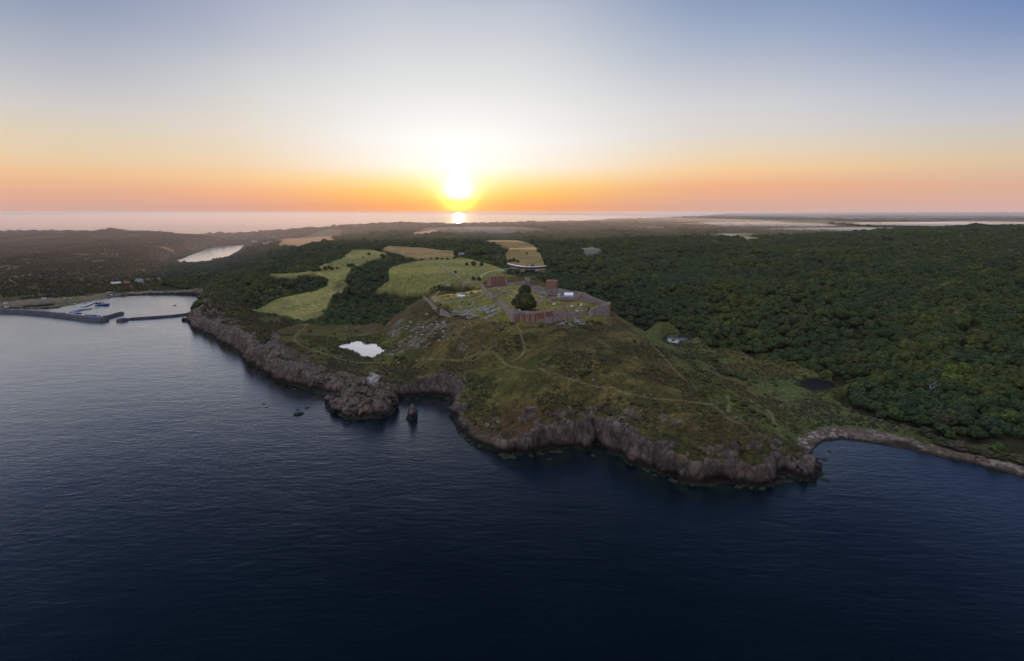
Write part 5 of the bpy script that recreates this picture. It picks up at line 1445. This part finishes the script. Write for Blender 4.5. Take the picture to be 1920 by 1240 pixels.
# a darker conifer stand on the crest
cf = hit([(rs.uniform(1270, 1345), rs.uniform(430, 446)) for _ in range(260)])
cz, _ = land(cf[:, 0], cf[:, 1])
r0 = place_tree(cf[0][0], cf[0][1], cz[0], 6, 1.2, 950, 'pointed dark conifer at the front of the conifer stand', name='conifer', crown=conif)
scatter_stuff('conifer_stand', np.concatenate([cf[1:], cz[1:, None]], 1), rs.uniform(5, 7.5, len(cf) - 1), rs.uniform(.95, 1.3, len(cf) - 1), [r0.children[0]], 'dark stand of pointed conifers on the wooded crest', None)
# heath and scrub
cA = cand(560, 1150, 5.2, 700); cB = cand(1150, 3900, 9.5, 1e9)
pp = []
rr_ = []
for c, sz in ((cA, 2.3), (cB, 3.3)):
    c = c[c[:, 0] < 250]
    z, info = land(c[:, 0], c[:, 1])
    dens = fbm2(c[:, 0], c[:, 1], 90, 4, 501)
    ok = ((info['heath'] & (dens > -.42)) | (info['scrub'] & (dens > -.25))) & (info['sd'] > 16) & (z > 3)
    c = c[ok]; z = z[ok]
    pp.append(np.concatenate([c, z[:, None] - .4], 1)); rr_.append(sz * np.clip(1 + .5 * fbm2(c[:, 0], c[:, 1], 160, 3, 505) + rs.normal(0, .28, len(c)), .5, 1.9))
bpro = [o for o in COL.objects if o.name.startswith('bush') and o.type == 'MESH'][:3]
sb = crown_mesh('crown', 720, 8, 320, M_SCRUB)
sbo = bpy.data.objects.new('bush', sb); COL.objects.link(sbo); x, y = P(470, 615, 18); sbo.location = (x, y, ground(x, y)); sbo.scale = (3, 3, 2.4)
tag(sbo, 'olive scrub bush on the cliff top left of the meadow', 'bush')
scatter_stuff('scrub', np.concatenate(pp), np.concatenate(rr_), rs.uniform(.8, 1.2, sum(len(q) for q in pp)), [sbo], 'low scrub and heath covering the hills on the left', None)
# tussocks and bramble on the open hill
cC = cand(340, 760, 3.0, 420)
z, info = land(cC[:, 0], cC[:, 1])
dens = fbm2(cC[:, 0], cC[:, 1], 30, 4, 511); dens2 = fbm2(cC[:, 0], cC[:, 1], 90, 2, 513)
low = sstep(34, 16, z)
bank = (cC[:, 0] > 200) & (cC[:, 1] < 600) & (info['sd'] > 15) & (info['sd'] < 60) & ~info['forest'] & (cC[:, 0] > 330)
ok = ((info['ops']['hill'] | info['ops']['valley']) & (info['sd'] > 9) & (z > 4) & (dens + .38 * low + .3 * dens2 > .20) & (z < 60)) | bank
for k, (zp, wp, pts) in PONDW.items():
    ok &= ~inside(cC[:, 0], cC[:, 1], pts)
bnk = bank[ok]
c = cC[ok]; z = z[ok]
for k in ('path_coast', 'path_upper', 'path_ridge', 'path_west', 'path_meadow', 'path_side', 'path_ridge_low'):
    dd = seg_dist(c[:, 0], c[:, 1], PATHW[k], False); c, z, bnk = c[dd > 3], z[dd > 3], bnk[dd > 3]
scatter_stuff('bramble', np.concatenate([c, z[:, None] - .25], 1), np.clip(rs.normal(1.2, .5, len(c)), .5, 2.8) * np.where(bnk, 2.9, 1), rs.uniform(.5, .85, len(c)), [sbo], 'low bramble and tussocks over the grassy headland', None)

# ------------------------------------------------------------------ harbour
def mole(name, px, wid, hgt, label, seed):
    """rubble breakwater along survey points"""
    P2 = [P(u, v, hgt * .5) for u, v in px]; st = []
    for a, b_ in zip(P2[:-1], P2[1:]):
        L = math.hypot(b_[0] - a[0], b_[1] - a[1]); n = max(2, int(L / 2.2))
        st += [(a[0] + (b_[0] - a[0]) * i / n, a[1] + (b_[1] - a[1]) * i / n) for i in range(n)]
    st.append(P2[-1]); r = random.Random(seed); V = []; F = []
    prof = [(-1, -.4), (-.82, .1), (-.62, .55), (-.38, .95), (-.15, 1), (.15, 1), (.38, .95), (.62, .55), (.82, .1), (1, -.4)]
    cx, cyy = P2[0]; n = len(st)
    for i, p in enumerate(st):
        a = st[max(0, i - 1)]; b_ = st[min(n - 1, i + 1)]; L = math.hypot(b_[0] - a[0], b_[1] - a[1]) or 1
        nx1, ny1 = -(b_[1] - a[1]) / L, (b_[0] - a[0]) / L
        e = min(1.0, .35 + .25 * min(i, n - 1 - i))
        for (o, z) in prof:
            jj = .5 if abs(o) > .2 else .12
            V.append((p[0] - cx + nx1 * o * wid / 2 * e + r.uniform(-jj, jj), p[1] - cyy + ny1 * o * wid / 2 * e + r.uniform(-jj, jj), hgt * z * (.5 + .5 * e) + r.uniform(-jj, jj) * .8))
    m_ = len(prof)
    for i in range(n - 1):
        for k in range(m_ - 1): F.append((i * m_ + k, i * m_ + k + 1, (i + 1) * m_ + k + 1, (i + 1) * m_ + k))
    F += [tuple(range(m_)), tuple((n - 1) * m_ + k for k in reversed(range(m_)))]
    o = new_mesh_obj(name, V, F, M_PEBBLE); o.location = (cx, cyy, 0)
    bmx = bmesh.new(); bmx.from_mesh(o.data); bmesh.ops.recalc_face_normals(bmx, faces=bmx.faces); bmx.to_mesh(o.data); bmx.free()
    return tag(o, label, 'breakwater')
mole('breakwater', [(-120, 578), (0, 583), (40, 584), (90, 588), (140, 594), (170, 598), (190, 599), (203, 597.5)], 20, 6.0, 'long curving rubble breakwater running in from the left edge', 1)
mole('breakwater', [(190, 596), (205, 593), (231, 586)], 12, 4.5, 'short inner arm of rubble at the end of the long breakwater', 2)
mole('breakwater', [(218, 600.5), (227, 600), (240, 597.5)], 15, 4.5, 'blunt round head of the right hand mole', 3)
mole('breakwater', [(240, 598), (270, 596), (300, 594), (330, 591.5), (352, 588.5), (366, 583)], 7, 3.2, 'straight narrow mole reaching the cliffs on the right of the harbour', 4)
def hull(L, B, D, n=9):
    V = []; F = []
    for i in range(n):
        t = i / (n - 1); x = -L / 2 + L * t
        w = B / 2 * (math.sin(min(1, (t * .55 + .45)) * math.pi) ** .6 if t > .1 else .82) * (1 if t < .98 else .05)
        w = B / 2 * (1 - max(0, (t - .45) / .55) ** 2.2) * (.85 + .15 * min(1, t * 4)) + .03
        sh = .25 * (2 * t - .8) ** 2
        V += [(x, -w, D + sh), (x, -w * .7, .05), (x, 0, -.35), (x, w * .7, .05), (x, w, D + sh)]
    for i in range(n - 1):
        for k in range(4): F.append((i * 5 + k, (i + 1) * 5 + k, (i + 1) * 5 + k + 1, i * 5 + k + 1))
        F.append((i * 5 + 4, (i + 1) * 5 + 4, (i + 1) * 5, i * 5))
    F += [(0, 1, 2, 3, 4), tuple((n - 1) * 5 + k for k in (4, 3, 2, 1, 0))]
    return V, F
def boat(u, v_1, L, rz, label, sail=True, hm=M_WHITE, cabin=M_WHITE, group='boats moored in the harbour', mast=1.3, name=None):
    x, y = P(u, v_1, 0)
    r = empty(name or ('sailing_boat' if sail else 'motor_boat'), (x, y, 0), R(rz)); tag(r, label, 'boat', group)
    V, F = hull(L, L * .3, L * .1 + .3)
    new_mesh_obj('hull', V, F, hm, r)
    MB().box((-L * .05, 0, L * .1 + .75), (L * .34, L * .18, .9), 0, .82).build('cabin', cabin, r)
    if sail:
        MB().bar((L * .08, 0, .5), (L * .08, 0, L * mast + 1), .09, 6, .05).build('mast', M_METAL, r)
        MB().bar((L * .08, 0, 2.0), (-L * .38, 0, 2.1), .16, 6).build('boom', M_BLUE, r)
    else:
        MB().box((L * .02, 0, L * .1 + 1.7), (L * .16, L * .16, 1.0), 0, .85).build('wheelhouse', M_GLASS, r)
    return r
r = boat(195, 572.5, 20, 8, 'large blue hulled fishing boat in the cluster at the quay', False, M_BLUE, M_WHITE, None, name='fishing_boat')
MB().bar((-3, 0, 2), (-3, 0, 9), .15, 6).build('mast', M_METAL, r); MB().box((5, 0, 4.0), (4, 3.6, 2.4)).build('deck_house', M_WHITE, r)
r = boat(187, 569.5, 14, 20, 'dark fishing boat lying behind the large blue one', False, M_PEBBLE, M_WHITE, None, name='fishing_boat')
MB().bar((-2, 0, 2), (-2, 0, 8), .13, 6).build('mast', M_METAL, r)
bl = [(183, 573.5, 9, 15, 'small white motor boat touching the left of the blue fishing boat', False), (167, 579, 10, 10, 'white yacht at the right end of the floating pier', True), (161, 580, 10, 12, 'second white yacht from the right on the floating pier', True),
      (155, 581, 9, 8, 'third white yacht from the right on the floating pier', True), (148, 582.5, 10, 10, 'blue covered yacht at the left of the floating pier', True), (142, 583, 9, 14, 'white yacht at the left end of the floating pier', True),
      (135, 585.5, 9, 4, 'pale yacht beside the long breakwater, farthest left', True), (142, 587, 9.5, 5, 'white yacht moored tight under the long breakwater', True), (149, 588, 9, -3, 'dark blue yacht moored under the long breakwater', True),
      (164, 591, 9, 0, 'white yacht just behind the bend of the breakwater', True), (172, 592, 8, 3, 'small pale boat tucked behind the breakwater bend', True), (179, 592.5, 8, 0, 'small blue boat nearest the inner arm', True), (186, 593, 8, 0, 'last small boat against the inner arm', True),
      (133, 571.5, 8, 80, 'small yacht with a dark hull at the near quay', True), (139, 571, 8, 80, 'pair mate white yacht at the near quay', True), (109, 574, 7.5, 80, 'small boat at the left corner of the quay', True), (159, 568, 7, 70, 'little white boat by the slipway', True)]
for i, (u, v_1, L, rz, lab, sl) in enumerate(bl):
    boat(u, v_1, L, rz, lab, sl, M_BLUE if 'blue' in lab or 'dark hull' in lab else M_WHITE, M_WHITE)
def jetty(px, w, label, z=1.0, name='jetty', mat=M_WOOD):
    pts = [(*P(u, v, z), z) for u, v in px]; r = empty(name, (pts[0][0], pts[0][1], 0)); tag(r, label, 'jetty')
    rel = [(x - pts[0][0], y - pts[0][1], q) for x, y, q in pts]
    slab_run(rel, w, .35).build('deck', mat, r)
    for a, b_ in zip(rel[:-1], rel[1:]):
        L = math.hypot(b_[0] - a[0], b_[1] - a[1]); n = max(1, int(L / 12))
        for k in range(n + 1):
            p = [a[i] + (b_[i] - a[i]) * k / n for i in range(2)]
            MB().bar((p[0], p[1], -1.5), (p[0], p[1], z - .36), .22, 6).build('pile', M_WOOD, r)
jetty([(156, 575), (166, 571.5), (180, 565)], 5, 'pale stone slip running down into the basin', 1.3, 'slipway', M_CONC)
jetty([(140, 583.5), (156, 581), (173, 578.5)], 3, 'floating pier with yachts on both sides')
jetty([(108, 587), (121, 585)], 3, 'short wooden pier beside the long breakwater')
jetty([(176, 577.5), (190, 575.5)], 3, 'short pier beside the fishing boats')
put_rock('rock', 53, 575.0, 1.5, 6.0, M_ROCK, 'low grey boulder heap on the quay, left of three', seed=61, flat=.5, stretch=1.5)
put_rock('rock', 70, 574.5, 2, 7.0, M_ROCK, 'middle grey boulder heap on the quay', seed=62, flat=.6)
put_rock('rock', 86, 571.5, 3, 9.5, M_ROCK, 'largest dark rock hump on the quay', seed=63, flat=.55, stretch=1.3)
def on(u, v, z): return (u, v, z)
vehicle('van', 12.5, 577, 3, 7, 2.6, 3.0, M_WHITE, 'white van nearest the left edge of the quay', 'van', .1, False)
vehicle('van', 11, 569.5, 4, 6, 2.4, 3.0, M_WHITE, 'white van behind the first one at the left edge', 'van', .1, False)
vehicle('van', 83, 560.5, 5, 9, 2.5, 2.8, M_WHITE, 'long white van at the edge of the scrub behind the quay', 'van', .15, False)
vehicle('van', 99, 557.5, 6, 4, 2.5, 2.8, M_TARP, 'blue van at the edge of the scrub behind the quay', 'van', 0, False)
vehicle('truck', 137, 560, 4, 8, 2.6, 3.0, M_YELLOW, 'yellow truck beside the harbour road', 'truck', .05)
for i, (u, v) in enumerate(((122, 560), (127, 560.2), (131.5, 560.2))):
    vehicle('car', u, v, 4, 5.0, 2.0, 1.7, M_WHITE if i != 1 else M_METAL, ['left white car parked before the yellow truck', 'grey car parked before the yellow truck', 'right white car touching the yellow truck'][i], 'car', .05, group='cars by the yellow truck')
cols = [M_BLUE, M_WHITE, M_BLUE, M_METAL, M_RUST, M_YELLOW, M_RUST, M_WHITE]
for i, (u, v) in enumerate(((203, 554.5), (209, 553.2), (215, 552.2), (223, 551.5), (206, 558.2), (220, 557.6), (228, 557), (237, 556.2))):
    vehicle('car', u, v, 2.5, 5.2, 2.1, 1.8, cols[i], 'car parked with others on the quay road behind the basin', 'car', .15, group='cars on the quay road')
vehicle('trailer', 232, 551, 3, 12, 2.5, 2.2, M_REDWALL, 'long reddish trailer on the quay road', 'trailer', .12, False)

# ------------------------------------------------------------------ houses
def house(u, v, z, L, Wd_, Hh, rz, label, wall=M_PALE, roof=M_REDROOF, group=None, usez=None):
    x, y, gz = at((u, v))
    r = empty('house', (x, y, gz - .5), R(rz)); tag(r, label, 'house', group)
    MB().box((0, 0, Hh / 2), (L, Wd_, Hh)).build('wall', wall, r)
    a, b_, c_ = L / 2 + .4, Wd_ / 2 + .5, Hh
    rf = MB().add([(-a, -b_, c_), (a, -b_, c_), (a, b_, c_), (-a, b_, c_), (-a, 0, c_ + Wd_ * .5), (a, 0, c_ + Wd_ * .5)], [(0, 1, 5, 4), (2, 3, 4, 5), (0, 4, 3), (1, 2, 5), (0, 3, 2, 1)]).build('roof', roof, r)
    MB().box((L * .2, 0, c_ + Wd_ * .5), (.8, .8, 1.4)).build('chimney', roof, rf)
    for i in range(3):
        MB().box((-L * .3 + i * L * .3, -Wd_ / 2, Hh * .5), (1.2, .2, 1.3)).build('window', M_GLASS, r)
    return r
house(262, 530, 9, 16, 10, 5, 15, 'pale grey house alone among the trees behind the harbour', M_PALE, M_GREYROOF)
for i, (u, v) in enumerate(((212.5, 535), (218, 534.5), (223.5, 534), (240, 533.5))):
    house(u, v, 8, 9 if i < 3 else 12, 8, 4, 5, ['leftmost red hut of the row behind the harbour', 'middle red hut of the row behind the harbour', 'right red hut of the row behind the harbour', 'low red shed right of the three huts'][i], M_REDWALL, M_PALE if i < 3 else M_REDROOF)
rt = random.Random(3)
town = [(468,452),(473,450.5),(479,449),(484,447.5),(490,446.5),(496,446),(503,445),(509,447),(515,445.5),(521,444),(528,443.2),(512,452),(497,458),(503,457),(508,456.2),(515,450),(476,453.5),(487,451),(535,443),(541,442.2),(549,441.5),(480,455)]
for i, (u, v) in enumerate(town):
    house(u, v, 24, rt.uniform(11, 20), rt.uniform(8, 11), rt.uniform(4, 6), rt.uniform(-40, 40), 'small pale house of the village beyond the lake', M_WHITE if rt.random() < .55 else M_PALE, M_REDROOF if rt.random() < .4 else M_GREYROOF, 'village houses beyond the lake')
for i, (u, v) in enumerate(((1312, 421), (1318, 420.6), (1325, 420.8), (1344, 418), (1352, 417.6), (1436, 417), (1446, 417.2), (1290, 418), (1385, 415.5), (1505, 412), (1560, 413), (1330, 422))):
    house(u, v, 84, 26, 16, 9, rt.uniform(-30, 30), 'far pale farm building on the misty plain', M_WHITE, M_GREYROOF, 'farm buildings on the far plain')
for (u, v, lab) in ((723, 449, 'pale farm building left of the far sunlit wood'), (731, 449.6, 'pale barn right beside the farm building in the far wood'), (865, 480.5, 'small pale house at the end of the track'), (935, 487.8, 'pale hut hidden in the trees by the dry field')):
    house(u, v, 82, 14, 9, 5, 5, lab, M_PALE, M_GREYROOF)
# radio mast on the far crest
x, y, z = at((807, 423.5))
r = empty('radio_mast', (x, y, z)); tag(r, 'thin lattice radio mast on the far wooded crest', 'mast')
mb = MB()
for k in range(3):
    a = k * 2.094
    mb.bar((1.6 * math.cos(a), 1.6 * math.sin(a), 0), (.4 * math.cos(a), .4 * math.sin(a), 62), .35, 4)
mb.build('lattice', M_METAL, r); MB().bar((0, 0, 60), (0, 0, 74), .35, 5).build('antenna', M_METAL, r)
# sheep on the road through the dry field
hq = at([(984 + i * 2.3 + (i % 2) * .8, 468.6 + (i % 3) * .35) for i in range(9)] + [(1000.5, 469.6), (1003, 469.4)]); hp = hq[:, :2]; hz_ = hq[:, 2]
v0s, f0s = ico(2)
for i, ((x, y), z) in enumerate(zip(hp, hz_)):
    r = empty('sheep', (x, y, z), i * 1.1); tag(r, 'white sheep in the flock crossing the road between the dry fields', 'sheep', 'sheep between the dry fields')
    bv = v0s * np.array([1.15, .6, .62]) + np.array([0, 0, 1.1]); hv = v0s * np.array([.34, .22, .26]) + np.array([1.35, 0, 1.45]); nk = v0s * np.array([.4, .26, .32]) + np.array([1.02, 0, 1.32])
    mb = MB().add(bv, f0s).add(nk, f0s).add(hv, f0s)
    for sx in (-.7, .7):
        for sy in (-.28, .28): mb.bar((sx, sy, 0), (sx, sy, .8), .08, 6, .13)
    mb.build('body', M_WOOL, r)

# ------------------------------------------------------------------ air
def volume_mat(name, col, dens, g):
    m_ = bpy.data.materials.new(name); m_.use_nodes = True; t = m_.node_tree; t.nodes.clear()
    o = t.nodes.new('ShaderNodeOutputMaterial'); p = t.nodes.new('ShaderNodeVolumePrincipled')
    p.inputs['Color'].default_value = (*col, 1); p.inputs['Density'].default_value = dens; p.inputs['Anisotropy'].default_value = g
    t.links.new(p.outputs[0], o.inputs['Volume']); return m_
hb_ = MB().box((0, 29900, 92), (119000, 60600, 200)).build('haze', volume_mat('haze', (.52, .60, .78), 0.000012, .3))
tag(hb_, 'thin morning haze lying over sea and land', None, None, 'stuff')
# ground mist in the far hollows
def mist(u0, v0_, u1, v1_, z, th, dens, label):
    xa, ya = P(u0, v0_, z); xb, yb = P(u1, v1_, z)
    cx, cyy = (xa + xb) / 2, (ya + yb) / 2; rx = abs(xb - xa) / 2; ry = max(abs(yb - ya) / 2, 150)
    v, f = ico(4)
    n = fbm2(v[:, 0] * 3 + u0, v[:, 1] * 3, 1.0, 3, 5)
    v = v * (1 + .22 * n)[:, None]
    v = v * np.array([rx, ry, th])
    o = new_mesh_obj('mist', v.tolist(), f, volume_mat('mist', (.95, .95, .96), dens, .2), None, True); o.location = (cx, cyy, z)
    tag(o, label, None, None, 'stuff')
mist(1480, 434, 1700, 429, 66, 16, .0022, 'white mist filling the hollow before the far wood')
mist(1650, 422, 1800, 418, 84, 14, .0020, 'white mist bank on the far plain at the right')
mist(1780, 421, 1915, 417, 92, 12, .0018, 'thin white mist strip behind the wooded ridge')
mist(1330, 424, 1480, 418, 82, 15, .0014, 'pale mist over the plain beyond the conifers')
mist(1340, 444, 1440, 440, 74, 10, .0013, 'small white mist patch in the valley beyond the conifers')
mist(760, 436, 1010, 428, 84, 18, .0006, 'warm thin mist in the woods under the sunrise')
v, f = ico(5); o = new_mesh_obj('mist', (v * np.array([5600, 4600, 120])).tolist(), f, volume_mat('mist', (.76, .68, .74), .00014, .35), None, True); o.location = (-2600, 5600, 50)
tag(o, 'wide veil of dawn mist thickening over the far country', None, None, 'stuff')
o = new_mesh_obj('mist', (v * np.array([8000, 8200, 105])).tolist(), f, volume_mat('mist', (.54, .58, .80), .00009, .3), None, True); o.location = (8200, 11200, 70)
tag(o, 'bluish dawn mist over the plain to the right', None, None, 'stuff')
